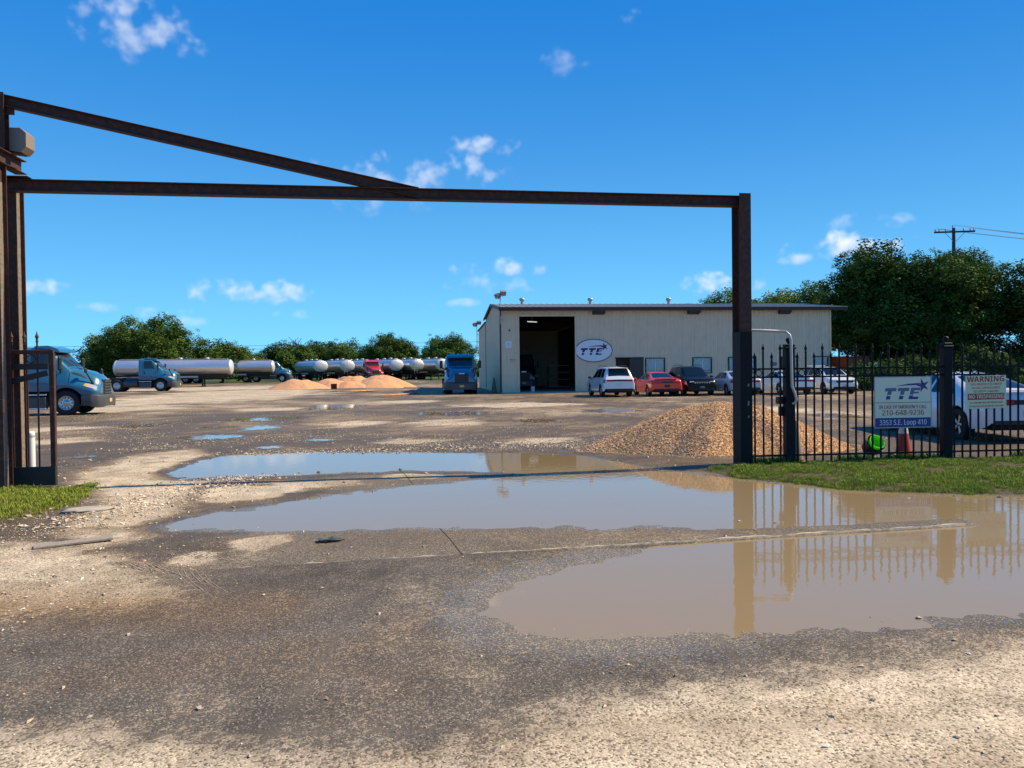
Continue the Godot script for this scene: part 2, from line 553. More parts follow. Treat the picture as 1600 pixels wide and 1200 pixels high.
# pale dry patches: x, z, half sizes
var dry_spots := [[-2.79, -6.64, 0.25, 0.35], [-2.40, -7.25, 0.30, 0.46], [-3.56, -10.43, 0.76, 0.84], [-2.88, -11.09, 1.05, 0.51], [-1.59, -11.77, 0.60, 0.37], [-20.58, -54.55, 8.56, 16.84], [-18.94, -37.27, 3.21, 4.98], [-4.87, -24.41, 1.27, 1.86], [-2.05, -24.49, 1.46, 1.87], [0.56, -17.41, 1.16, 0.95], [-11.00, -34.85, 1.90, 2.52], [-2.39, -17.79, 1.21, 0.82], [-0.01, -36.42, 3.73, 2.75], [9.85, -29.75, 2.09, 2.29], [-11.23, -19.00, 1.04, 1.12], [-5.57, -41.86, 2.21, 2.73], [-28.65, -74.86, 11.98, 11.41], [-14.29, -23.24, 1.73, 1.69]]

const NX0 := -9.6
const NX1 := 11.2
const NZ0 := -17.6
const NZ1 := -1.6
const STEP := 0.04

var field := {}  # signed distances on a coarse grid over the near ground

func sd_poly(p: Array, x: float, z: float) -> float:  # positive inside
	var m := p.size() / 2
	var best := 1e9
	var inside := false
	var ax: float = p[2 * m - 2]
	var az: float = p[2 * m - 1]
	for k in m:
		var bx: float = p[2 * k]
		var bz: float = p[2 * k + 1]
		var ex := bx - ax
		var ez := bz - az
		var wx := x - ax
		var wz := z - az
		var t: float = clamp((wx * ex + wz * ez) / (ex * ex + ez * ez), 0.0, 1.0)
		var dx := wx - ex * t
		var dz := wz - ez * t
		var d := dx * dx + dz * dz
		if d < best:
			best = d
		if (az > z) != (bz > z) and x < ex * (z - az) / ez + ax:
			inside = not inside
		ax = bx
		az = bz
	return sqrt(best) if inside else -sqrt(best)

func make_fields() -> void:
	var st := 0.1
	var nx := int((NX1 - NX0) / st) + 2
	var ny := int((NZ1 - NZ0) / st) + 2
	for q in [["water", puddle_polys], ["dry", dry_polys], ["grass", grass_polys]]:
		var a := PackedFloat32Array()
		a.resize(nx * ny)
		for j in ny:
			for i in nx:
				var best := -1e9
				for p in q[1]:
					best = max(best, sd_poly(p, NX0 + i * st, NZ0 + j * st))
				a[j * nx + i] = best
		field[q[0]] = a
	field.nx = nx
	field.ny = ny

func fld(a: PackedFloat32Array, x: float, z: float) -> float:
	var fx: float = clamp((x - NX0) / 0.1, 0.0, field.nx - 1.001)
	var fz: float = clamp((z - NZ0) / 0.1, 0.0, field.ny - 1.001)
	var ix := int(fx)
	var iz := int(fz)
	fx -= ix
	fz -= iz
	var k: int = iz * field.nx + ix
	var nxx: int = field.nx
	return lerp(lerp(a[k], a[k + 1], fx), lerp(a[k + nxx], a[k + nxx + 1], fx), fz)

func is_near(x: float, z: float) -> bool:
	return x > NX0 and x < NX1 and z > NZ0 and z < NZ1

func lip_z(x: float) -> float:  # front edge of the concrete apron
	return -6.82 - (x - 0.27) * 0.205 - 0.006 * nz.get_noise_2d(x * 60.0, 3.0)

func gh(x: float, z: float) -> float:  # height of the ground
	var far := 0.25 * smoothstep(40.0, 70.0, -z) * (1.0 - smoothstep(-14.0, -4.0, x)) + 0.3 * smoothstep(70.0, 115.0, -z) * (1.0 - smoothstep(-6.0, 2.0, x))
	if not is_near(x, z):
		return far
	var edge: float = min(min(x - NX0, NX1 - x), min(z - NZ0, NZ1 - z))
	var fade: float = clamp(edge / 0.8, 0.0, 1.0)
	var s := fld(field.water, x, z)
	var ns := nz.get_noise_2d(x * 9.0, z * 9.0) * 0.5 + nz.get_noise_2d(x * 38.0, z * 38.0) * 0.5
	var h := 0.0
	var sw := s + nz.get_noise_2d(x * 16.0, z * 16.0) * 0.14
	if sw > 0.0:
		h = -0.012 - min(sw * 0.024, 0.05) + ns * 0.008
	else:
		h = -0.012 + min(-sw * 0.03, 0.022) + ns * 0.009
	var g := fld(field.grass, x, z)
	h += 0.03 * smoothstep(0.0, 0.35, g)
	if x > -2.5 and x < 4.7:  # the apron stands a little above the gutter
		var dz := lip_z(x) - z
		var up := smoothstep(-0.03, 0.03, dz) * (1.0 - smoothstep(0.1, 0.5, dz))
		h = lerp(h, max(h, 0.008 + ns * 0.006), up)
		if x > 1.1:
			h = lerp(h, min(h, -0.022), smoothstep(0.02, 0.06, -dz) * (1.0 - smoothstep(0.25, 0.45, -dz)) * smoothstep(1.1, 1.5, x))
	return h * fade + far

func wetness(x: float, z: float) -> float:  # 0 dry and pale, 1 soaked
	var a := nz2.get_noise_2d(x * 5.0, z * 5.0)
	var b := nz.get_noise_2d(x * 22.0, z * 22.0)
	var c := nz2.get_noise_2d(x * 90.0, z * 90.0)
	var w := 0.82 + a * 0.25 + b * 0.2
	if z < -17.0:
		var f := smoothstep(17.0, 24.0, -z)
		w = lerp(w, 0.6 + nz2.get_noise_2d(x * 2.2, z * 1.2) * 0.4 + b * 0.28 + a * 0.3, f)
	if is_near(x, z):
		var d := fld(field.dry, x, z)
		var dn := d + a * 0.4 + b * 0.34 + c * 0.16
		w = lerp(w, 0.1 + a * 0.22 + max(0.0, b) * 0.45, smoothstep(-0.3, 0.34, dn))
		var s := fld(field.water, x, z)
		w = max(w, smoothstep(-0.55, -0.05, s + b * 0.2) * 0.9)
	for q in dry_spots:
		var dx: float = (x - q[0]) / q[2]
		var dz: float = (z - q[1]) / q[3]
		var e := dx * dx + dz * dz
		if e < 2.2:
			w = lerp(w, 0.1 + max(0.0, a) * 0.2, smoothstep(0.95, 0.35, e + b * 0.55 + a * 0.5 + c * 0.25))
	return clamp(w, 0.0, 1.0)

func ground_colour(x: float, z: float, w: float) -> Color:
	var k := nz2.get_noise_2d(x * 12.0 + 70.0, z * 12.0)
	var pale := Color(0.68, 0.58, 0.44)
	var brown := Color(0.32, 0.252, 0.182)
	var wet := Color(0.215, 0.172, 0.122)
	var road := smoothstep(-7.4, -5.4, z + 0.25 * x + k)  # asphalt at the roadside, earth in the yard
	wet = wet.lerp(Color(0.265, 0.23, 0.188), road)
	brown = brown.lerp(Color(0.40, 0.34, 0.262), road)
	var c := pale.lerp(brown, smoothstep(0.1, 0.5, w)).lerp(wet, smoothstep(0.45, 0.85, w))
	c = c * (1.0 + 0.16 * k + 0.3 * nz.get_noise_2d(x * 41.0, z * 33.0))
	# the concrete apron under its film of mud
	if z > -12.0 and z < -6.0 and x > -3.0:
		var ap := smoothstep(-0.02, 0.02, lip_z(x) - z) * smoothstep(-2.9, -2.2, x + k)
		c = c.lerp(Color(0.4, 0.335, 0.245) * (1.0 + 0.25 * k), 0.6 * ap)
	# clay washed out of the yard lies as a rusty brown film of silt along the old tyre lines
	var silt := smoothstep(0.05, 0.4, nz2.get_noise_2d(x * 3.0 + 40.0, z * 9.0 + x * 2.0) + 0.15 * k)
	c = c.lerp(Color(0.31, 0.225, 0.14), silt * 0.32)
	if z > -6.0:
		var q := (z + 4.95 - 0.1 * x) / 0.42
		c = c.lerp(Color(0.3, 0.2, 0.107), 0.7 * exp(-q * q) * smoothstep(-0.4, -2.2, x + k))
	if z < -96.0:
		var g := smoothstep(98.0, 108.0, -z + k * 8.0) * (1.0 - smoothstep(-8.0, 0.0, x))
		c = c.lerp(Color(0.12, 0.17, 0.05), g)
	if x > 24.0:
		c = c.lerp(Color(0.1, 0.13, 0.045), smoothstep(26.0, 29.0, x + k * 2.0) * smoothstep(44.0, 50.0, -z))
	if is_near(x, z):
		var g2 := fld(field.grass, x, z)
		c = c.lerp(Color(0.17, 0.145, 0.07), smoothstep(-0.12, 0.15, g2 + k * 0.15))
		# silt settles where the water thins out to a film
		var s := fld(field.water, x, z) + k * 0.12
		var thin := smoothstep(-0.5, 0.05, s) if (x < 1.4 and z > -6.9) else smoothstep(-0.12, 0.02, s) * 0.6
		c = c.lerp(Color(0.46, 0.37, 0.22), thin * 0.75)
	return c.clamp()

func ground_piece(m: ArrayMesh, xs: PackedFloat32Array, zs: PackedFloat32Array, hole := Rect2()) -> void:
	var nx := xs.size()
	var nz_ := zs.size()
	var v := PackedVector3Array()
	var n := PackedVector3Array()
	var uv := PackedVector2Array()
	var col := PackedColorArray()
	var wt := PackedFloat32Array()
	v.resize(nx * nz_)
	n.resize(nx * nz_)
	uv.resize(nx * nz_)
	col.resize(nx * nz_)
	wt.resize(nx * nz_)
	for j in nz_:
		for i in nx:
			var k := j * nx + i
			var x := xs[i]
			var z := zs[j]
			v[k] = Vector3(x, gh(x, z), z)
			uv[k] = Vector2(x, z) / 2.3
			var w := wetness(x, z)
			wt[k] = w
			col[k] = ground_colour(x, z, w)
	for j in nz_:
		for i in nx:
			var k := j * nx + i
			var l := v[k - 1] if i > 0 else v[k]
			var r := v[k + 1] if i < nx - 1 else v[k]
			var u := v[k - nx] if j > 0 else v[k]
			var d := v[k + nx] if j < nz_ - 1 else v[k]
			n[k] = (d - u).cross(r - l).normalized()
	var dry := PackedInt32Array()
	var wet := PackedInt32Array()
	var soaked := PackedInt32Array()
	for j in nz_ - 1:
		for i in nx - 1:
			if hole.has_area() and hole.has_point(Vector2((xs[i] + xs[i + 1]) * 0.5, (zs[j] + zs[j + 1]) * 0.5)):
				continue
			var a := j * nx + i
			for q in [[a, a + 1, a + nx], [a + 1, a + nx + 1, a + nx]]:
				var p := v[q[0]]
				var jit := rng.randf_range(-0.12, 0.12)
				if is_near(p.x, p.z) and fld(field.water, p.x, p.z) + jit > (-0.32 if (p.x < 1.4 and p.z > -6.9) else -0.07):
					soaked.append_array(q)
				elif (wt[q[0]] + wt[q[1]] + wt[q[2]]) / 3.0 + rng.randf_range(-0.2, 0.2) > 0.58:
					wet.append_array(q)
				else:
					dry.append_array(q)
	for q in [[dry, "ground_dry"], [wet, "ground_wet"], [soaked, "ground_soaked"]]:
		if q[0].size() == 0:
			continue
		var a := []
		a.resize(Mesh.ARRAY_MAX)
		a[Mesh.ARRAY_VERTEX] = v
		a[Mesh.ARRAY_NORMAL] = n
		a[Mesh.ARRAY_TEX_UV] = uv
		a[Mesh.ARRAY_COLOR] = col
		a[Mesh.ARRAY_INDEX] = q[0]
		m.add_surface_from_arrays(Mesh.PRIMITIVE_TRIANGLES, a)
		m.surface_set_material(m.get_surface_count() - 1, M[q[1]])

func steps(list: Array) -> PackedFloat32Array:  # [from, step, to, step, to ...]
	var out := PackedFloat32Array()
	var x: float = list[0]
	for k in range(1, list.size(), 2):
		var to: float = list[k + 1]
		var cnt := int(round((to - x) / list[k]))
		for s in cnt:
			out.append(x + (to - x) * s / cnt)
		x = to
	out.append(x)
	return out

func make_ground() -> void:
	make_fields()
	var m := ArrayMesh.new()
	ground_piece(m, steps([NX0, STEP, NX1]), steps([NZ0, STEP, NZ1]))
	ground_piece(m, steps([-2000.0, 200.0, -200.0, 20.0, -60.0, 0.5, NX0, 0.4, NX1, 0.4, 30.0, 1.0, 60.0, 20.0, 200.0, 200.0, 2000.0]), steps([-2500.0, 200.0, -300.0, 20.0, -140.0, 2.0, -90.0, 0.7, -50.0, 0.4, NZ0, 0.8, NZ1, 2.0, 20.0, 40.0, 60.0]), Rect2(NX0, NZ0, NX1 - NX0, NZ1 - NZ0))
	var o := MeshInstance3D.new()
	o.name = "ground"
	o.mesh = m
	add_child(o)
	tag(o, "", "", "", "structure")

func blob(x: float, z: float, rx: float, rz: float, seed_: float, y: float, rough := 0.35, turn := 0.0) -> ArrayMesh:
	var p := PackedVector2Array()
	for k in 40:
		var a := TAU * k / 40
		var r := 1.0 + rough * nz.get_noise_2d(cos(a) * 55.0 + seed_ * 31.0, sin(a) * 55.0) * 2.0
		p.append(Vector2(cos(a) * rx * r, sin(a) * rz * r).rotated(turn) + Vector2(x, z))
	var b := B.new()
	var tr := Geometry2D.triangulate_polygon(p)
	for k in tr.size() / 3:
		var q := []
		for s in 3:
			q.append(Vector3(p[tr[3 * k + s]].x, y, p[tr[3 * k + s]].y))
		b.out_face(q, (q[0] + q[1] + q[2]) / 3.0 + Vector3.DOWN)
	return b.mesh()

func make_water() -> void:
	var b := B.new()
	b.quad(Vector3(-6.6, -0.012, -4.2), Vector3(11.0, -0.012, -4.2), Vector3(11.0, -0.012, -16.2), Vector3(-6.6, -0.012, -16.2))
	structure(b, "puddle", M.water, "wide muddy puddle across the gateway mirroring post and fence")
	# farther puddles lie in shallow hollows of the yard: x, z, half sizes
	var list := [[-7.71, -19.65, 0.78, 0.71, "narrow sky-blue puddle nearest behind the big gateway puddle"], [-8.78, -27.34, 1.22, 1.17, "long blue puddle in the middle of the dirt yard"], [-8.91, -23.56, 0.47, 0.58, "small blue puddle before the long blue puddle"], [-7.53, -22.82, 0.50, 0.81, "short blue puddle beside the small blue one"], [-8.50, -36.70, 1.34, 2.80, "far pale blue puddle below the sandy mounds"], [-3.19, -29.81, 0.46, 1.01, "bright blue end of a puddle before the blue truck by the wall"], [-1.86, -29.55, 0.88, 1.37, "dark puddle before the garage door"], [0.77, -24.63, 0.58, 0.79, "small dark puddle before the garage doorway, nearest of its row"], [-11.82, -24.64, 0.56, 0.95, "dark puddle before the front truck on the left"], [-8.47, -15.12, 0.20, 0.24, "tiny puddle beside the sliding gate end"], [3.75, -30.11, 1.23, 1.18, "long dark puddle before the white and red cars"], [10.60, -25.24, 0.68, 1.16, "bright puddle seen through the fence bars"], [-5.26, -16.62, 0.26, 0.29, "small puddle on the bank behind the gateway puddle"], [-8.29, -55.27, 1.23, 2.38, "flat puddle at the edge of the building shadow"], [-12.54, -62.01, 1.71, 3.00, "faraway puddle beside the maroon crate"], [-4.62, -18.38, 0.32, 0.26, "sliver of water on the gravel bank"]]
	for k in list.size():
		var q: Array = list[k]
		structure(blob(q[0], q[1], q[2], q[3], k + 1.0, gh(q[0], q[1]) + 0.006, 0.42), "puddle", M.water, q[4])


# ---------------------------------------------------------------- gate frame, fence, signs
func poly2(a: Array) -> PackedVector2Array:
	var p := PackedVector2Array()
	for k in a.size() / 2:
		p.append(Vector2(a[2 * k], a[2 * k + 1]))
	return p

func text(s: String, size: float, m: Material, parent: Node3D, at: Vector3, width := 0.0, bold := 400, called := "lettering") -> MeshInstance3D:
	var f := SystemFont.new()
	f.font_names = PackedStringArray(["Droid Sans"])
	f.font_weight = bold
	var t := TextMesh.new()
	t.font = f
	t.text = s
	t.font_size = 64
	t.pixel_size = size / 46.0
	t.depth = 0.004
	var o := MeshInstance3D.new()
	o.name = called
	o.mesh = t
	o.material_override = m
	parent.add_child(o, true)
	o.position = at
	if width > 0.0:
		o.scale = Vector3(width / max(t.get_aabb().size.x, 0.001), 1, 1)
	return o

func logo(parent: Node3D, at: Vector3, s: float, top: Material, low: Material) -> void:  # slanted three-letter mark with a shooting star; s is the height of the letters
	var sl := 0.28
	var xf := Transform3D(Basis(Vector3(s, 0, 0), Vector3(sl * s, s, 0), Vector3(0, 0, 1)), at)
	var tt := [[0.0, 0.72, 1.02, 0.72, 1.02, 1.0, 0.0, 1.0], [0.3, 0.4, 0.66, 0.4, 0.66, 0.72, 0.3, 0.72], [0.3, 0.0, 0.66, 0.0, 0.66, 0.27, 0.3, 0.33]]
	var e := [[0.0, 0.4, 0.34, 0.4, 0.34, 0.5, 0.8, 0.5, 0.8, 0.64, 0.34, 0.64, 0.34, 0.78, 0.86, 0.78, 0.86, 1.0, 0.0, 1.0], [0.0, 0.0, 0.88, 0.0, 0.88, 0.2, 0.34, 0.2, 0.34, 0.32, 0.0, 0.32]]
	for q in [[0.0, tt], [1.2, tt], [2.4, e]]:
		var l := sub("letter", parent)
		for k in q[1].size():
			var b := B.new()
			var p := PackedVector2Array()
			for w in poly2(q[1][k]):
				p.append(w + Vector2(q[0], 0))
			b.prism(p, 0.0, 0.004, xf)
			part(b, "stroke", low if k == q[1].size() - 1 else top, l)
	var star := PackedVector2Array()
	for k in 10:
		var a := PI / 2 + TAU * k / 10.0 + 0.28
		star.append(Vector2(3.75, 1.2) + Vector2(cos(a), sin(a)) * (0.62 if k % 2 == 0 else 0.22))
	var b2 := B.new()
	b2.prism(star, 0.0, 0.004, Transform3D(Basis(Vector3(s, 0, 0), Vector3(0, s, 0), Vector3(0, 0, 1)), at + Vector3(0, 0, 0.001)))
	part(b2, "star", low, parent)
	var b3 := B.new()
	b3.prism(poly2([1.15, 1.16, 2.4, 1.36, 3.55, 1.42, 3.3, 1.24, 2.3, 1.22]), 0.0, 0.003, Transform3D(Basis(Vector3(s, 0, 0), Vector3(0, s, 0), Vector3(0, 0, 1)), at))
	part(b3, "swoosh", low, parent)

func make_gate() -> void:
	var a := Vector3(-7.30, 0, -11.03)   # the frame runs from a to b
	var b := Vector3(3.80, 0, -12.70)
	var ax := (b - a).normalized()
	var back := ax.cross(Vector3.UP) * -1.0  # away from the road
	var t := thing("gate_frame", "tall rusty steel gate frame spanning the muddy entrance with slanting brace", "gate frame", a)
	var o := -a
	# two H columns one behind the other, flanges along the gate line
	var cols := [a + ax * 0.1 - back * 0.26, a + ax * 0.12 + back * 0.2]
	for k in 2:
		var c: Vector3 = cols[k]
		var m := B.new()
		m.ibeam(c + o + Vector3(0, -0.05, 0), c + o + Vector3(0, 4.62 if k == 0 else 4.5, 0), ax, 0.13, 0.25)
		part(m, "column", M.rust, t)
	# paler steel plates on the webs; their sunlit look is put into the colour
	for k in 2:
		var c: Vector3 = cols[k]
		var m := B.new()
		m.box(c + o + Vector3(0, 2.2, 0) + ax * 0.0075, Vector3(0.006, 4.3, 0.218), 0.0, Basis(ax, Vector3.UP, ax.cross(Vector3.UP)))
		part(m, "sunlit_web", M.mill_steel, t)
	var m1 := B.new()
	m1.ibeam(cols[0] + o + Vector3(0, 4.7, 0) - back * 0.35, cols[1] + o + Vector3(0, 4.7, 0) + back * 0.2, ax, 0.16, 0.2)
	part(m1, "cross_head", M.rust, t)
	var mast: Vector3 = cols[1] - back * 0.12 - ax * 0.1
	var m2 := B.new()
	m2.ibeam(mast + o + Vector3(0, 4.8, 0), mast + o + Vector3(0, 5.68, 0), ax, 0.13, 0.16)
	part(m2, "mast", M.rust, t)
	var m0 := B.new()
	m0.ibeam(mast + o + Vector3(0, 4.8, 0) - ax * 0.16 - back * 0.1, mast + o + Vector3(0, 5.72, 0) - ax * 0.16 - back * 0.1, ax, 0.13, 0.16)
	part(m0, "mast", M.dark_plate, t)
	var m3 := B.new()
	m3.ibeam(a + o + back * 0.07 + ax * 0.0 + Vector3(0, 4.36, 0), b + o + back * 0.07 + ax * 0.13 + Vector3(0, 4.36, 0), back, 0.15, 0.175)
	part(m3, "beam", M.rust, t)
	var m4 := B.new()
	m4.ibeam(mast + o + Vector3(0, 5.58, 0) + ax * 0.02, a + o + back * 0.07 + ax * 5.95 + Vector3(0, 4.38, 0), back, 0.13, 0.165)
	part(m4, "brace", M.rust, t)
	var m5 := B.new()
	m5.box(mast + o + Vector3(0, 5.5, 0) + ax * 0.09, Vector3(0.16, 0.24, 0.012), 0.002, Basis(ax, Vector3.UP, ax.cross(Vector3.UP)))
	part(m5, "gusset_plate", M.rust, t)
	m5 = B.new()
	m5.box(a + o + ax * 0.18 + Vector3(0, 4.475, 0) + back * 0.06, Vector3(0.42, 0.016, 0.2), 0.002, Basis(ax, Vector3.UP, ax.cross(Vector3.UP)))
	part(m5, "gusset_plate", M.rust, t)
	var m6 := B.new()
	m6.box(cols[0] + o + Vector3(0, 1.2, 0) - back * 0.13 + ax * 0.02, Vector3(0.12, 0.2, 0.05), 0.006, Basis(ax, Vector3.UP, ax.cross(Vector3.UP)))
	part(m6, "bracket", M.rust, t)
	# right post: rust above, black paint below
	var pc := b + back * 0.02 + ax * 0.02
	var p1 := B.new()
	p1.ibeam(pc + o + Vector3(0, 2.2, 0), pc + o + Vector3(0, 4.46, 0), ax, 0.2, 0.3, 0.012)
	var post := part(p1, "post", M.rust, t)
	var p2 := B.new()
	p2.ibeam(pc + o + Vector3(0, -0.05, 0), pc + o + Vector3(0, 2.2, 0), ax, 0.205, 0.306, 0.014)
	p2.box(pc + o + Vector3(0, 1.1, 0) - ax * 0.1, Vector3(0.004, 2.2, 0.28), 0.0, Basis(ax, Vector3.UP, ax.cross(Vector3.UP)))
	part(p2, "painted_base", M.black_paint, post)
	for q in [[0.78, 0.02], [0.98, 0.035], [1.3, 0.02]]:
		var fl := B.new()
		fl.prism(poly2([-0.012, 0, 0.014, 0.008, 0.018, q[1] * 2.2, -0.004, q[1] * 2.6, -0.016, q[1]]), 0.0, 0.002, Transform3D(Basis(ax, Vector3.UP, ax.cross(Vector3.UP)), pc + o - back * 0.1545 + ax * 0.03 + Vector3(0, q[0], 0)))
		part(fl, "bare_patch", M.mill_steel, post)

	# the sliding leaf, pushed open, its end still in view between the two columns
	var g := thing("sliding_gate", "end of the opened rusty sliding gate with spear tips and dark kick plate", "gate", a)
	var e0 := -2.3
	var e1 := 0.68
	var bs := Basis(ax, Vector3.UP, ax.cross(Vector3.UP))
	var fr := func(u0: float, y0: float, u1: float, y1: float, wd: float, dp: float, off: float, called: String, mm: Material) -> void:
		var q := B.new()
		var p := ax * u0 + Vector3(0, y0, 0)
		var r := ax * u1 + Vector3(0, y1, 0)
		var d := (r - p).normalized()
		q.box((p + r) * 0.5 + back * off, Vector3(p.distance_to(r), wd, dp), 0.004, Basis(d, ax.cross(Vector3.UP).cross(d), ax.cross(Vector3.UP)))
		part(q, called, mm, g)
	fr.call(e0, 1.96, e1, 1.96, 0.06, 0.06, 0.0, "top_rail", M.rust)
	fr.call(e1 - 0.03, 0.3, e1 - 0.03, 1.93, 0.07, 0.06, 0.0, "end_stile", M.rust)
	fr.call(e0, 1.75, e1 - 0.065, 1.75, 0.085, 0.012, -0.036, "strap", M.dark_plate)
	fr.call(e0, 0.95, e1 - 0.065, 1.66, 0.085, 0.012, -0.05, "diagonal_strap", M.dark_plate)
	fr.call(e0, 0.165, e1, 0.165, 0.27, 0.07, 0.0, "kick_plate", M.dark_plate)
	var pk := B.new()
	pk.box(Vector3(0, 1.2, 0), Vector3(0.02, 1.8, 0.02), 0.002, bs)
	var pm := pk.mesh()
	var fm := finial_mesh()
	for k in 15:
		var u := 0.45 - k * 0.17
		var pi_ := part(pm, "picket", M.rust, g)
		pi_.position = ax * u + back * 0.012
		var fi := part(fm, "finial", M.rust, pi_)
		fi.position = Vector3(0, 2.1, 0)
	for k in 5:
		var q := B.new()
		ring_into(q, Transform3D(bs, ax * (0.365 - k * 0.34) + Vector3(0, 1.86, 0) + back * 0.012), 0.06, 0.008)
		part(q, "ring", M.rust, g)

	# floodlight on the mast
	var fl2 := thing("floodlight", "tan box floodlight mounted behind the rusty column top", "floodlight", Vector3(-7.36, 4.74, -11.3) + ax * 0.13)
	var fb := B.new()
	fb.prism(poly2([-0.2, 0.02, 0.13, -0.02, 0.2, 0.06, 0.2, 0.26, 0.12, 0.33, -0.2, 0.33]), -0.13, 0.13, Transform3D(Basis(Vector3.UP, 0.12), Vector3(0.0, 0.15, 0)))
	part(fb, "housing", M.flood_case, fl2)
	var fg := B.new()
	fg.box(Vector3(-0.03, 0.142, 0), Vector3(0.28, 0.012, 0.2), 0.003, Basis(Vector3.UP, 0.25) * Basis(Vector3.BACK, -0.095))
	part(fg, "lens", M.black_trim, fl2)
	var fs := B.new()
	fs.tube([Vector3(-0.08, 0, 0), Vector3(-0.08, 0.16, 0)], 0.03, 8)
	fs.box(Vector3(-0.08, 0.02, 0), Vector3(0.1, 0.04, 0.1), 0.005)
	part(fs, "bracket", M.galvanised, fl2)

	# conduit from the post to the operator post
	var cd := thing("conduit", "bent grey conduit pipe between rusty post and black fence post", "pipe", b)
	var path := []
	var rel := func(u: float, y: float, n: float) -> Vector3: return ax * u + Vector3(0, y, 0) - back * n
	path = [rel.call(0.09, 2.62, 0.0), rel.call(0.09, 2.3, 0.02), rel.call(0.10, 2.25, 0.04), rel.call(0.15, 2.225, 0.06)]
	for k in 5:
		path.append(rel.call(0.3 + k * 0.09, 2.222 - 0.004 * k, 0.08))
	path.append_array([rel.call(0.70, 2.19, 0.16), rel.call(0.74, 2.14, 0.2), rel.call(0.75, 2.05, 0.23), rel.call(0.755, 1.5, 0.235), rel.call(0.76, 1.3, 0.235), rel.call(0.81, 1.18, 0.235), rel.call(0.835, 1.08, 0.235), rel.call(0.82, 1.03, 0.235), rel.call(0.79, 1.01, 0.2)])
	var cb := B.new()
	cb.tube(path, 0.023, 8)
	part(cb, "pipe", M.galvanised, cd)
	var cx := B.new()
	cx.box(rel.call(0.70, 1.06, 0.0), Vector3(0.16, 0.12, 0.12), 0.01, bs)
	cx.box(rel.call(0.71, 0.88, 0.0), Vector3(0.1, 0.16, 0.1), 0.01, bs)
	part(cx, "junction_box", M.black_trim, cd)

	var bo := thing("bollard", "white pipe bollard behind the sliding gate end", "bollard", Vector3(-8.0, 0, -12.75))
	var bb := B.new()
	bb.lathe([Vector2(0.0, -0.05), Vector2(0.055, -0.05), Vector2(0.055, 0.66), Vector2(0.05, 0.69), Vector2(0.0, 0.7)], 14)
	part(bb, "pipe", M.white_paint, bo)
	var cap := B.new()
	cap.lathe([Vector2(0.0565, 0.6), Vector2(0.0575, 0.605), Vector2(0.0575, 0.63), Vector2(0.0565, 0.635)], 14)
	part(cap, "band", M.galvanised, bo)

func finial_mesh() -> ArrayMesh:
	var b := B.new()
	b.lathe([Vector2(0.012, 0), Vector2(0.02, 0.005), Vector2(0.02, 0.018), Vector2(0.012, 0.026), Vector2(0.018, 0.034), Vector2(0.018, 0.042), Vector2(0.012, 0.05), Vector2(0.027, 0.075), Vector2(0.024, 0.09), Vector2(0.008, 0.13), Vector2(0.006, 0.155), Vector2(0.0, 0.16)], 8)
	return b.mesh()

func ring_into(b: B, xf: Transform3D, r: float, w: float) -> void:
	var path := []
	for k in 19:
		var a := TAU * k / 18.0
		path.append(xf * Vector3(cos(a) * r, sin(a) * r, 0))
	b.tube(path, w, 6, false)

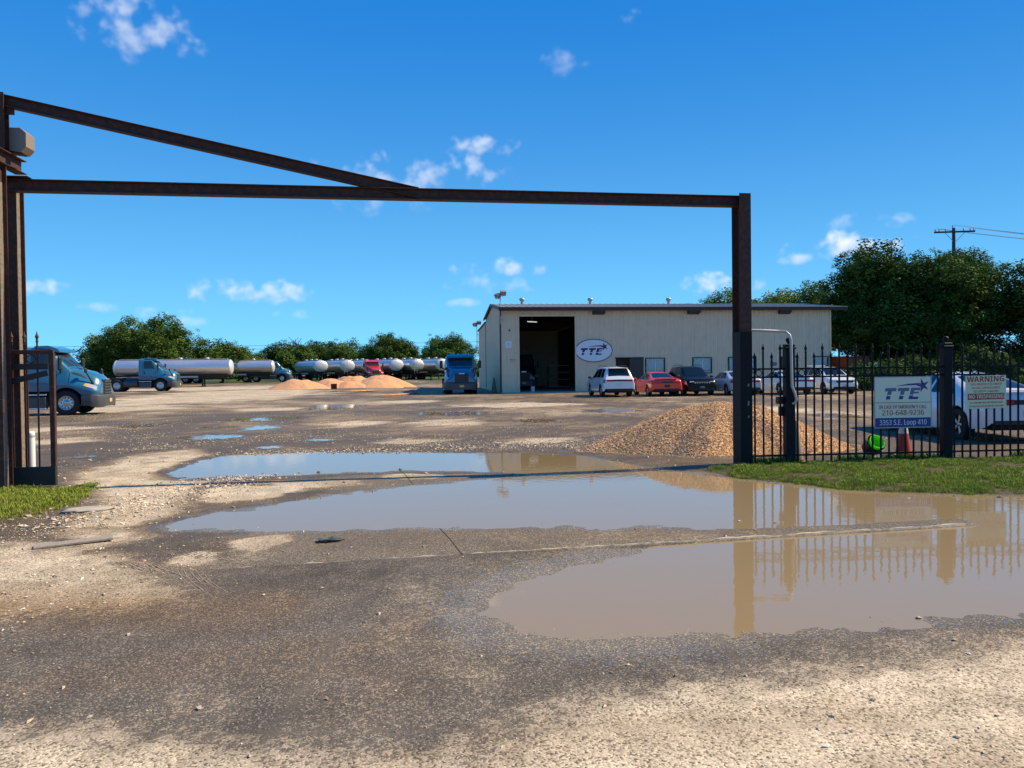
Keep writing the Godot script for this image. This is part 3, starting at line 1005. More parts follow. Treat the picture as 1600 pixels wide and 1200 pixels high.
func make_fence() -> void:
	var a := Vector3(3.93, 0, -12.66)
	var b := Vector3(11.6, 0, -13.38)
	var ax := (b - a).normalized()
	var bs := Basis(ax, Vector3.UP, ax.cross(Vector3.UP))
	var f := thing("iron_fence", "black iron picket fence with spear tips beside the gate post", "fence", a)
	var posts := [0.66, 3.42, 6.18]
	for u in posts:
		var pb := B.new()
		pb.box(ax * u + Vector3(0, 0.93, 0), Vector3(0.15, 1.96, 0.15), 0.008, bs)
		pb.box(ax * u + Vector3(0, 1.925, 0), Vector3(0.18, 0.03, 0.18), 0.006, bs)
		pb.box(ax * u + Vector3(0, 1.965, 0), Vector3(0.15, 0.05, 0.15), 0.008, bs)
		var po := part(pb, "post", M.black_paint, f)
		var bl := B.new()
		bl.lathe([Vector2(0.0, -0.005), Vector2(0.03, 0.0), Vector2(0.02, 0.02), Vector2(0.035, 0.035), Vector2(0.048, 0.065), Vector2(0.044, 0.09), Vector2(0.025, 0.108), Vector2(0, 0.113)], 12, Transform3D(Basis(), ax * u + Vector3(0, 1.99, 0)))
		part(bl, "ball_finial", M.black_paint, po)
	var fm := finial_mesh()
	var tall := B.new()
	tall.box(Vector3(0, 0.93, 0), Vector3(0.025, 1.82, 0.025), 0.002, bs)
	var short := B.new()
	short.box(Vector3(0, 0.86, 0), Vector3(0.025, 1.68, 0.025), 0.002, bs)
	var tm := tall.mesh()
	var sm := short.mesh()
	var spans := [[0.0, 0.585], [0.735, 3.345], [3.495, 6.105], [6.255, 7.6]]
	for s in spans:
		for y in [1.585, 1.45, 0.15]:
			var rb := B.new()
			rb.box(ax * (s[0] + s[1]) * 0.5 + Vector3(0, y, 0), Vector3(s[1] - s[0], 0.028, 0.034), 0.003, bs)
			part(rb, "rail", M.black_paint, f)
		var cnt := int(round((s[1] - s[0]) / 0.142))
		for k in range(0, cnt):
			var u: float = s[0] + (s[1] - s[0]) * (k + 0.5) / cnt
			var long := k % 2 == 1
			var pi_ := part(tm if long else sm, "picket", M.black_paint, f)
			pi_.position = ax * u
			var fi := part(fm, "finial", M.black_paint, pi_)
			fi.position = Vector3(0, 1.84 if long else 1.70, 0)
			if k % 2 == 0 and k < cnt - 1:
				var rg := B.new()
				ring_into(rg, Transform3D(bs, ax * (u + (s[1] - s[0]) / cnt * 0.5) + Vector3(0, 1.5175, 0)), 0.05, 0.007)
				part(rg, "ring", M.black_paint, f)
	# signs hang on the road side of the bars
	var out := ax.cross(Vector3.UP)
	var yaw := -atan2(ax.z, ax.x)
	var sg := thing("company_sign", "white company sign with purple address band hung on black fence", "sign", a + ax * 2.63 + Vector3(0, 0, 0) + out * 0.028, yaw)
	var pb2 := B.new()
	pb2.box(Vector3(0, 1.0, 0.004), Vector3(0.99, 0.84, 0.008), 0.002)
	part(pb2, "panel", M.sign_white, sg)
	var fr2 := B.new()
	for q in [[0, 1.425, 1.0, 0.014], [0, 0.575, 1.0, 0.014]]:
		fr2.box(Vector3(q[0], q[1], 0.006), Vector3(q[2], q[3], 0.016), 0.002)
	for q in [-0.5, 0.5]:
		fr2.box(Vector3(q, 1.0, 0.006), Vector3(0.014, 0.836, 0.016), 0.002)
	part(fr2, "frame", M.galvanised, sg)
	var band := B.new()
	band.box(Vector3(0, 0.662, 0.0095), Vector3(0.978, 0.155, 0.003))
	part(band, "address_band", M.ink_purple, sg)
	var ln := B.new()
	ln.box(Vector3(0, 0.995, 0.0092), Vector3(0.978, 0.007, 0.003))
	part(ln, "divider", M.ink_navy, sg)
	logo(sg, Vector3(-0.36, 1.05, 0.0085), 0.19, M.ink_slate, M.ink_purple)
	text("IN CASE OF EMERGENCY CALL", 0.058, M.ink_red, sg, Vector3(0, 0.922, 0.0105), 0.84)
	text("210-648-9236", 0.085, M.ink_red, sg, Vector3(0, 0.825, 0.0105), 0.74)
	text("3353 S.E. Loop 410", 0.085, M.ink_white, sg, Vector3(0, 0.663, 0.0125), 0.83)
	var wg := thing("warning_sign", "cream warning sign with red no trespassing bar on black fence", "sign", a + ax * 4.13 + out * 0.028, yaw + 0.02)
	wg.rotation.z = 0.012
	var wp := B.new()
	wp.box(Vector3(0, 1.15, 0.003), Vector3(0.745, 0.56, 0.006), 0.002)
	part(wp, "panel", M.sign_white_worn, wg)
	text("WARNING", 0.095, M.ink_red, wg, Vector3(0, 1.368, 0.0075), 0.68, 700)
	text("THIS PROPERTY IS UNDER", 0.036, M.ink_red_faded, wg, Vector3(0, 1.282, 0.0075), 0.58)
	text("24 HRS SURVEILLANCE", 0.036, M.ink_red_faded, wg, Vector3(0, 1.222, 0.0075), 0.52)
	text("SECURITY CAMERAS", 0.036, M.ink_red_faded, wg, Vector3(0, 1.162, 0.0075), 0.47)
	var rb2 := B.new()
	rb2.box(Vector3(0, 1.075, 0.0072), Vector3(0.67, 0.105, 0.003))
	part(rb2, "red_bar", M.ink_red, wg)
	text("NO TRESPASSING", 0.066, M.sign_white_worn, wg, Vector3(0, 1.075, 0.0105), 0.63, 600)
	text("ALL PERSONS WILL BE PROSECUTED", 0.03, M.ink_red_faded, wg, Vector3(0, 0.972, 0.0075), 0.6)
	text("TO THE FULLEST EXTENT OF THE LAW", 0.03, M.ink_red_faded, wg, Vector3(0, 0.912, 0.0075), 0.63)

	# things standing behind the fence
	traffic_cone(Vector3(4.79, 0, -13.0), 0.72, "tall weathered grey-brown cone behind the fence post", M.cone_dirty, null)
	traffic_cone(Vector3(6.93, 0, -13.6), 0.74, "red traffic cone with white bands behind the company sign", M.cone_red, M.reflector)
	var bk := thing("bucket", "lime green bucket lying in a black tub behind the fence", "bucket", Vector3(6.36, 0.1, -13.55))
	var sh := B.new()
	var tip := Transform3D(Basis(Vector3.RIGHT, 0.9) * Basis(Vector3.BACK, -0.2), Vector3(0, 0.1, 0))
	sh.lathe([Vector2(0.0, -0.1), Vector2(0.105, -0.1), Vector2(0.13, 0.14), Vector2(0.137, 0.15), Vector2(0.122, 0.14), Vector2(0.1, -0.09), Vector2(0.0, -0.09)], 18, tip)
	part(sh, "shell", M.lime_plastic, bk)
	var rimb := B.new()
	rimb.lathe([Vector2(0.14, -0.12), Vector2(0.17, 0.1), Vector2(0.175, 0.11), Vector2(0.145, 0.1), Vector2(0.142, -0.1)], 18, tip)
	part(rimb, "tub", M.black_trim, bk)
	for q in [[6.02, -13.25, 0.3, 0.05, 0.2, 0.3], [6.3, -13.18, 0.26, 0.06, 0.16, -0.2], [6.55, -13.2, 0.2, 0.1, 0.14, 0.7], [5.86, -13.33, 0.16, 0.05, 0.12, 1.0], [6.18, -13.08, 0.14, 0.06, 0.1, 0.1]]:
		var nm: String = ["flat pale stone slab lying under the fence near bucket", "flat stone slab leaning before the lime bucket", "dark stone beside the lime bucket", "small pale stone by the gravel foot", "small stone nearest the fence bars by the bucket"][[6.02, 6.3, 6.55, 5.86, 6.18].find(q[0])]
		var st := thing("rock", nm, "rock", Vector3(q[0], 0.0, q[1]), q[5], "stones at the fence foot")
		part(rock_mesh(q[2], q[3], q[4], int(q[0] * 100.0)), "stone", M.concrete if q[0] != 6.55 else M.dark_plate, st)

func rock_mesh(x: float, y: float, z: float, s: int) -> ArrayMesh:
	var b := B.new()
	var rows := []
	for j in 6:
		var row := []
		for k in 11:
			var la := PI * j / 5.0 - PI / 2
			var lo := TAU * (k % 10) / 10.0
			var p := Vector3(cos(la) * cos(lo), sin(la), cos(la) * sin(lo))
			var q := 1.0 + 0.55 * nz.get_noise_3d(p.x * 14.0 + s, p.y * 14.0, p.z * 14.0)
			row.append(Vector3(p.x * x * 0.6, y * 0.5 + clamp(p.y, -0.6, 0.7) * y * 0.9, p.z * z * 0.6) * Vector3(q, 1, q))
		rows.append(row)
	b.grid(rows, true)
	return b.mesh()

func traffic_cone(at: Vector3, h: float, label: String, m: Material, band: Material) -> void:
	var c := thing("traffic_cone", label, "traffic cone", at, 0.3)
	var b := B.new()
	var r0 := h * 0.19
	b.lathe([Vector2(0.0, 0.03), Vector2(r0, 0.03), Vector2(r0 * 0.95, 0.06), Vector2(h * 0.045, h - 0.02), Vector2(h * 0.03, h), Vector2(0.0, h)], 16)
	part(b, "cone", m, c)
	var f := B.new()
	f.box(Vector3(0, 0.015, 0), Vector3(h * 0.5, 0.03, h * 0.5), 0.008)
	part(f, "base", m, c)
	if band:
		for q in [[0.56, 0.72], [0.8, 0.92]]:
			var g := B.new()
			var rr := func(k: float) -> float: return lerp(r0 * 0.95, h * 0.045, (k * h - 0.06) / (h - 0.08)) + 0.002
			g.lathe([Vector2(rr.call(q[0]), q[0] * h), Vector2(rr.call(q[1]), q[1] * h)], 16)
			part(g, "band", band, c)


# ---------------------------------------------------------------- vehicles (forward is +x, the origin on the ground)
class Shell:
	var keys: Array      # [x, y top, half width top, y belt, half width belt, half width widest, y widest, y bottom]
	var wheels: Array    # x of the axles whose arches are cut
	var arch: float
	var hub: float
	var smooth := 0.05

	func raw(x: float) -> Array:
		var m := keys.size()
		if x <= keys[0][0]:
			return keys[0]
		for k in m - 1:
			if x <= keys[k + 1][0]:
				var t: float = (x - keys[k][0]) / (keys[k + 1][0] - keys[k][0])
				var out := []
				for q in keys[k].size():
					out.append(lerp(keys[k][q], keys[k + 1][q], t))
				return out
		return keys[m - 1]

	func sec(x: float) -> Array:
		var x0: float = keys[0][0]
		var x1: float = keys[-1][0]
		var s: float = min(smooth, min(x - x0, x1 - x) * 0.98)
		var a := raw(x)
		if s > 0.001:
			var b := raw(x - s)
			var c := raw(x + s)
			var b2 := raw(x - s * 0.5)
			var c2 := raw(x + s * 0.5)
			var out := []
			for q in a.size():
				out.append((a[q] + b[q] + c[q] + b2[q] + c2[q]) / 5.0)
			a = out
		else:
			a = a.duplicate()
		for w in wheels:
			var d: float = abs(x - w)
			if d < arch:
				a[7] = max(a[7], hub + sqrt(arch * arch - d * d))
		a[6] = max(a[6], a[7] + 0.03)
		a[3] = max(a[3], a[6] + 0.03)
		return a

	func pt(x: float, t: float, side: float) -> Vector3:  # t: 0 sill, 1 widest, 2 belt, 3 roof edge, 4 middle
		var a := sec(x)
		var drop: float = (a[1] - a[3]) * 0.06 + 0.02
		var p := [Vector2(a[5] * 0.97, a[7]), Vector2(a[5], a[6]), Vector2(a[4], a[3]), Vector2(a[2], max(a[1] - drop, a[3] + 0.005)), Vector2(0, a[1])]
		var k := int(clamp(floor(t), 0, 3))
		var f := t - k
		var p0: Vector2 = p[max(k - 1, 0)]
		var p3: Vector2 = p[k + 2] if k < 3 else Vector2(-p[3].x, p[3].y)
		var lin: Vector2 = p[k].lerp(p[k + 1], f)
		var q: Vector2 = p[k].cubic_interpolate(p[k + 1], p0, p3, f).lerp(lin, 0.45)
		return Vector3(x, q.y, q.x * side)

	func build(fine := 64) -> B:
		var b := B.new()
		var xs := []
		var x0: float = keys[0][0]
		var x1: float = keys[-1][0]
		for k in fine + 1:
			var u := float(k) / fine
			xs.append(lerp(x0, x1, u))
		for w in wheels:
			for k in 13:
				xs.append(w + arch * cos(PI * k / 12.0) * 0.999)
		for d in [0.015, 0.04]:
			xs.append(x0 + d)
			xs.append(x1 - d)
		xs.sort()
		var rows := []
		var last := -99.0
		for x in xs:
			if x < x0 or x > x1 or x - last < 0.004:
				continue
			last = x
			var row := []
			for k in 37:
				var t: float = 4.0 - abs(k - 18) / 18.0 * 4.0
				row.append(pt(x, t, -1.0 if k < 18 else 1.0))
			rows.append(row)
		b.grid(rows, true)
		for e in [0, rows.size() - 1]:
			for k in 18:
				b.out_face([rows[e][k], rows[e][k + 1], rows[e][35 - k], rows[e][36 - k]] if k < 17 else [rows[e][17], rows[e][18], rows[e][19]], Vector3((x0 + x1) * 0.5, rows[e][k].y, 0))
		return b

	func patch(xa0: float, xa1: float, xb0: float, xb1: float, t0: float, t1: float, side: float, lift := 0.006, nu := 8, nv := 5) -> B:  # xa from t0 to t1 is the rear edge, xb the front edge
		var b := B.new()
		var rows := []
		for i in nu + 1:
			var row := []
			for j in nv + 1:
				var s := float(j) / nv
				var t: float = lerp(t0, t1, s)
				var x: float = lerp(lerp(xa0, xa1, s), lerp(xb0, xb1, s), float(i) / nu)
				row.append(lifted(x, t, side, lift))
			rows.append(row)
		b.grid(rows, side < 0)
		return b

	func over(xa: float, xb: float, t0: float, lift := 0.006) -> B:  # across the middle, for windscreens
		var b := B.new()
		var rows := []
		for i in 9:
			var row := []
			for j in 13:
				var t: float = 4.0 - abs(j - 6) / 6.0 * (4.0 - t0)
				row.append(lifted(lerp(xa, xb, i / 8.0), t, -1.0 if j < 6 else 1.0, lift))
			rows.append(row)
		b.grid(rows, true)
		return b

	func lifted(x: float, t: float, side: float, lift: float) -> Vector3:
		var p := pt(x, t, side)
		var du := pt(x + 0.03, t, side) - pt(x - 0.03, t, side)
		var dv := pt(x, min(t + 0.03, 4.0), side) - pt(x, t - 0.03, side)
		var n := dv.cross(du).normalized()
		if n.dot(Vector3(0, 0.3, side)) < 0:
			n = -n
		return p + n * lift

var wheel_meshes := {}

func wheel(parent: Node3D, at: Vector3, r: float, w: float, style: String, side: float) -> void:
	var key := "%.2f%.2f%s" % [r, w, style]
	if not wheel_meshes.has(key):
		var t := B.new()
		var xf := Transform3D(Basis(Vector3.RIGHT, PI / 2), Vector3.ZERO)
		var h := w * 0.5
		var ri := r * (0.58 if style == "truck" else 0.66)
		t.lathe([Vector2(ri, -h * 0.9), Vector2(r * 0.82, -h), Vector2(r * 0.95, -h * 0.9), Vector2(r, -h * 0.62), Vector2(r, h * 0.62), Vector2(r * 0.95, h * 0.9), Vector2(r * 0.82, h), Vector2(ri, h * 0.9)], 28, xf)
		var d := B.new()
		var o := h * 0.55
		if style == "truck":
			d.lathe([Vector2(ri, -h * 0.8), Vector2(ri * 1.02, h * 0.92), Vector2(ri * 0.94, h * 0.9), Vector2(ri * 0.86, h * 0.4), Vector2(ri * 0.55, h * 0.5), Vector2(ri * 0.34, h * 0.55), Vector2(ri * 0.3, h * 0.95), Vector2(0, h)], 24, xf)
		else:
			d.lathe([Vector2(ri, -h * 0.8), Vector2(ri * 1.02, h * 0.92), Vector2(ri * 0.95, h * 0.88), Vector2(ri * 0.93, h * 0.1), Vector2(0, h * 0.05)], 24, xf)
		var sp := B.new()
		if style == "truck":
			for k in 10:
				var a := TAU * k / 10.0
				sp.tube([Vector3(cos(a) * ri * 0.68, sin(a) * ri * 0.68, h * 0.3), Vector3(cos(a) * ri * 0.68, sin(a) * ri * 0.68, h * 0.52)], ri * 0.085, 8)
		else:
			for k in 5:
				for g in [-0.13, 0.13]:
					var a: float = TAU * k / 5.0 + g
					sp.box(Vector3(cos(a), sin(a), 0) * ri * 0.5 + Vector3(0, 0, o), Vector3(ri * 0.92, ri * 0.13, 0.03), 0.006, Basis(Vector3.BACK, a))
			sp.lathe([Vector2(ri * 0.2, o - 0.02), Vector2(ri * 0.2, o + 0.02), Vector2(0, o + 0.025)], 12, xf)
		wheel_meshes[key] = [t.mesh(), d.mesh(), sp.mesh()]
	var g := wheel_meshes[key] as Array
	var n := sub("wheel", parent)
	n.position = at
	if side < 0:
		n.rotation.y = PI
	part(g[0], "tyre", M.tyre, n)
	part(g[1], "rim", M.rim_metal if style == "truck" else M.rim_dark, n)
	part(g[2], "lug_nuts" if style == "truck" else "spokes", M.rim_dark if style == "truck" else M.rim_metal, n)

func slab(c: Vector3, s: Vector3, bevel: float, called: String, m: Material, parent: Node3D, bs := Basis()) -> MeshInstance3D:
	var b := B.new()
	b.box(c, s, bevel, bs)
	return part(b, called, m, parent)

func make_car(called: String, label: String, cat: String, kind: String, paint: Material, at: Vector3, heading: Vector3) -> Node3D:
	var t := thing(called, label, cat, at, atan2(-heading.z, heading.x))
	var s := Shell.new()
	var wr := 0.34
	var wb := 2.95
	var L := 5.0
	var side_w := []   # side windows: xa0, xa1, xb0, xb1
	var ws := [0.0, 0.0]
	var rw := [0.0, 0.0]
	if kind == "suv":
		wr = 0.38
		L = 5.05
		wb = 3.0
		s.keys = [[0.0, 1.05, 0.72, 0.98, 0.8, 0.86, 0.7, 0.5], [0.05, 1.12, 0.74, 1.05, 0.86, 0.92, 0.75, 0.4], [0.14, 1.22, 0.72, 1.08, 0.88, 0.94, 0.75, 0.36], [0.42, 1.68, 0.64, 1.1, 0.89, 0.96, 0.72, 0.32], [0.6, 1.75, 0.64, 1.1, 0.89, 0.96, 0.72, 0.3], [1.6, 1.8, 0.65, 1.09, 0.89, 0.96, 0.7, 0.28], [2.7, 1.77, 0.64, 1.07, 0.89, 0.96, 0.7, 0.28], [3.05, 1.7, 0.62, 1.06, 0.89, 0.96, 0.7, 0.28], [3.75, 1.18, 0.74, 1.04, 0.88, 0.95, 0.7, 0.28], [4.5, 1.1, 0.72, 1.0, 0.87, 0.95, 0.7, 0.3], [4.85, 1.0, 0.68, 0.9, 0.84, 0.93, 0.66, 0.3], [5.0, 0.85, 0.62, 0.78, 0.76, 0.86, 0.6, 0.32], [5.05, 0.74, 0.55, 0.68, 0.7, 0.78, 0.56, 0.36]]
		side_w = [[0.42, 0.62, 1.15, 1.2], [1.25, 1.3, 2.15, 2.15], [2.25, 2.25, 3.4, 2.95]]
		ws = [3.12, 3.68]
		rw = [0.16, 0.44]
	elif kind == "crossover":
		wr = 0.36
		L = 4.65
		wb = 2.72
		s.keys = [[0.0, 1.0, 0.66, 0.95, 0.76, 0.82, 0.7, 0.45], [0.06, 1.1, 0.7, 1.02, 0.84, 0.9, 0.72, 0.36], [0.3, 1.5, 0.6, 1.08, 0.86, 0.92, 0.72, 0.3], [0.55, 1.61, 0.58, 1.08, 0.86, 0.92, 0.7, 0.28], [1.5, 1.66, 0.6, 1.06, 0.86, 0.92, 0.7, 0.26], [2.4, 1.63, 0.59, 1.04, 0.86, 0.92, 0.7, 0.26], [2.75, 1.55, 0.58, 1.03, 0.86, 0.92, 0.7, 0.26], [3.5, 1.1, 0.7, 1.0, 0.85, 0.92, 0.68, 0.26], [4.15, 1.0, 0.68, 0.92, 0.83, 0.91, 0.66, 0.28], [4.5, 0.86, 0.62, 0.8, 0.76, 0.85, 0.6, 0.3], [4.65, 0.68, 0.5, 0.62, 0.66, 0.74, 0.52, 0.36]]
		side_w = [[0.5, 0.75, 1.15, 1.2], [1.25, 1.3, 1.95, 1.95], [2.05, 2.05, 3.15, 2.65]]
		ws = [2.82, 3.42]
		rw = [0.12, 0.34]
	else:
		s.keys = [[0.0, 0.92, 0.66, 0.84, 0.78, 0.84, 0.62, 0.42], [0.05, 1.0, 0.7, 0.92, 0.86, 0.92, 0.66, 0.34], [0.15, 1.06, 0.72, 0.94, 0.88, 0.94, 0.66, 0.3], [0.75, 1.08, 0.7, 0.95, 0.88, 0.95, 0.64, 0.26], [1.75, 1.42, 0.55, 0.96, 0.87, 0.95, 0.62, 0.22], [2.35, 1.47, 0.56, 0.95, 0.87, 0.95, 0.62, 0.22], [2.85, 1.43, 0.56, 0.94, 0.87, 0.95, 0.62, 0.22], [3.75, 1.02, 0.7, 0.92, 0.86, 0.94, 0.62, 0.22], [4.5, 0.92, 0.68, 0.84, 0.85, 0.93, 0.58, 0.24], [4.85, 0.8, 0.64, 0.72, 0.8, 0.89, 0.52, 0.24], [5.0, 0.62, 0.5, 0.54, 0.7, 0.78, 0.46, 0.28]]
		side_w = [[1.2, 1.65, 2.15, 2.15], [2.25, 2.25, 3.45, 2.8]]
		ws = [2.95, 3.66]
		rw = [0.85, 1.66]
	# the axles
	var xr := 1.0 if kind != "crossover" else 0.92
	var xf := xr + wb
	s.wheels = [xr, xf]
	s.hub = wr
	s.arch = wr + 0.055
	var off := Vector3(-L * 0.5, 0, 0)
	var g := sub("body", t)
	g.position = off
	part(s.build(), "panels", paint, g)
	var w := Node3D.new()
	for sd in [-1.0, 1.0]:
		for q in side_w:
			part(s.patch(q[0], q[1], q[2], q[3], 2.12, 2.88, sd), "window", M.car_glass, g)
		part(s.patch(L - 0.42, L - 0.48, L - 0.12, L - 0.25, 1.15, 1.7, sd), "headlight", M.lens_clear, g)
		part(s.patch(0.02, 0.03, 0.3, 0.22, 1.3, 1.92, sd), "tail_light", M.lens_red, g)
		part(s.patch(0.35, 0.35, L - 0.35, L - 0.35, 0.02, 0.22, sd, 0.004, 60, 2), "sill", M.black_trim if kind != "sedan" else paint, g)
		var mi := B.new()
		var mb: float = ws[1] - 0.18
		mi.box(Vector3(mb, s.sec(mb)[3] + 0.1, sd * 1.03), Vector3(0.1, 0.14, 0.2), 0.035)
		mi.box(Vector3(mb, s.sec(mb)[3] + 0.05, sd * 0.9), Vector3(0.05, 0.04, 0.14), 0.01)
		part(mi, "mirror", M.black_trim if kind != "sedan" else paint, g)
		for hx in ([1.55, 2.55] if kind != "sedan" else [1.75, 2.7]):
			var hp: Vector3 = s.lifted(hx, 1.75, sd, 0.012)
			slab(hp, Vector3(0.18, 0.03, 0.03), 0.008, "handle", paint, g)
		for x in [xr, xf]:
			wheel(t, Vector3(x - L * 0.5, wr, sd * 0.82), wr, 0.23, "car", sd)
	part(s.over(ws[0], ws[1], 3.12), "windscreen", M.car_glass, g)
	part(s.over(rw[0], rw[1], 3.12), "rear_window", M.car_glass, g)
	slab(Vector3(L * 0.5, 0.42, 0), Vector3(L - 0.5, 0.34, 1.3), 0.04, "underbody", M.chassis, g)
	# rear and front faces
	var yb: float = 0.62 if kind == "sedan" else 0.72
	var lamp_y: float = 0.84 if kind == "sedan" else 0.98
	for sd in [-1.0, 1.0]:
		slab(Vector3(0.0, lamp_y, sd * 0.56), Vector3(0.035, 0.12, 0.42), 0.012, "tail_light", M.lens_red, g)
	slab(Vector3(0.004, lamp_y, 0), Vector3(0.03, 0.1, 0.7), 0.01, "light_bar", M.black_trim, g)
	slab(Vector3(0.0, yb, 0), Vector3(0.03, 0.15, 0.32), 0.006, "number_plate", M.plate_white if paint != M.paint_red else M.black_trim, g)
	slab(Vector3(0.06, 0.42, 0), Vector3(0.16, 0.16, 1.6), 0.05, "rear_bumper", M.black_trim, g)
	slab(Vector3(L - 0.07, 0.4, 0), Vector3(0.2, 0.16, 1.45), 0.06, "front_bumper", M.black_trim, g)
	if kind == "sedan":
		slab(Vector3(0.1, 1.085, 0), Vector3(0.16, 0.025, 1.3), 0.01, "spoiler", paint, g)
	else:
		slab(Vector3(0.42, 1.705, 0), Vector3(0.26, 0.035, 1.16), 0.014, "spoiler", paint, g)
		if kind == "suv":
			for sd in [-1.0, 1.0]:
				var rr := B.new()
				rr.tube([Vector3(0.7, 1.78, sd * 0.6), Vector3(0.85, 1.84, sd * 0.6), Vector3(2.5, 1.86, sd * 0.6), Vector3(2.75, 1.79, sd * 0.59)], 0.018, 6)
				part(rr, "roof_rail", M.black_trim, g)
	var an := B.new()
	an.box(Vector3(0.75 if kind != "sedan" else 1.8, 1.8 if kind == "suv" else (1.66 if kind == "crossover" else 1.46), 0), Vector3(0.14, 0.05, 0.03), 0.01)
	part(an, "antenna_fin", paint, g)
	# grille
	var gy: float = 0.56 if kind == "sedan" else 0.72
	var gx: float = L - (0.0 if kind == "sedan" else 0.04)
	slab(Vector3(gx - 0.06, gy, 0), Vector3(0.16, 0.24, 1.0), 0.03, "grille", M.black_trim, g)
	if kind == "suv":
		for k in 7:
			slab(Vector3(gx + 0.02, gy + 0.02, -0.42 + k * 0.14), Vector3(0.02, 0.13, 0.075), 0.006, "grille_slot", M.chrome, g)
	slab(Vector3(gx + 0.03, 0.5 if kind != "sedan" else 0.38, 0), Vector3(0.02, 0.15, 0.31), 0.005, "number_plate", M.plate_white, g)
	for sd in [-1.0, 1.0]:
		slab(Vector3(L - 0.12, gy + 0.1, sd * 0.6), Vector3(0.12, 0.1, 0.3), 0.03, "headlight", M.lens_clear, g)
	w.free()
	return t

var truck_proto: Node3D

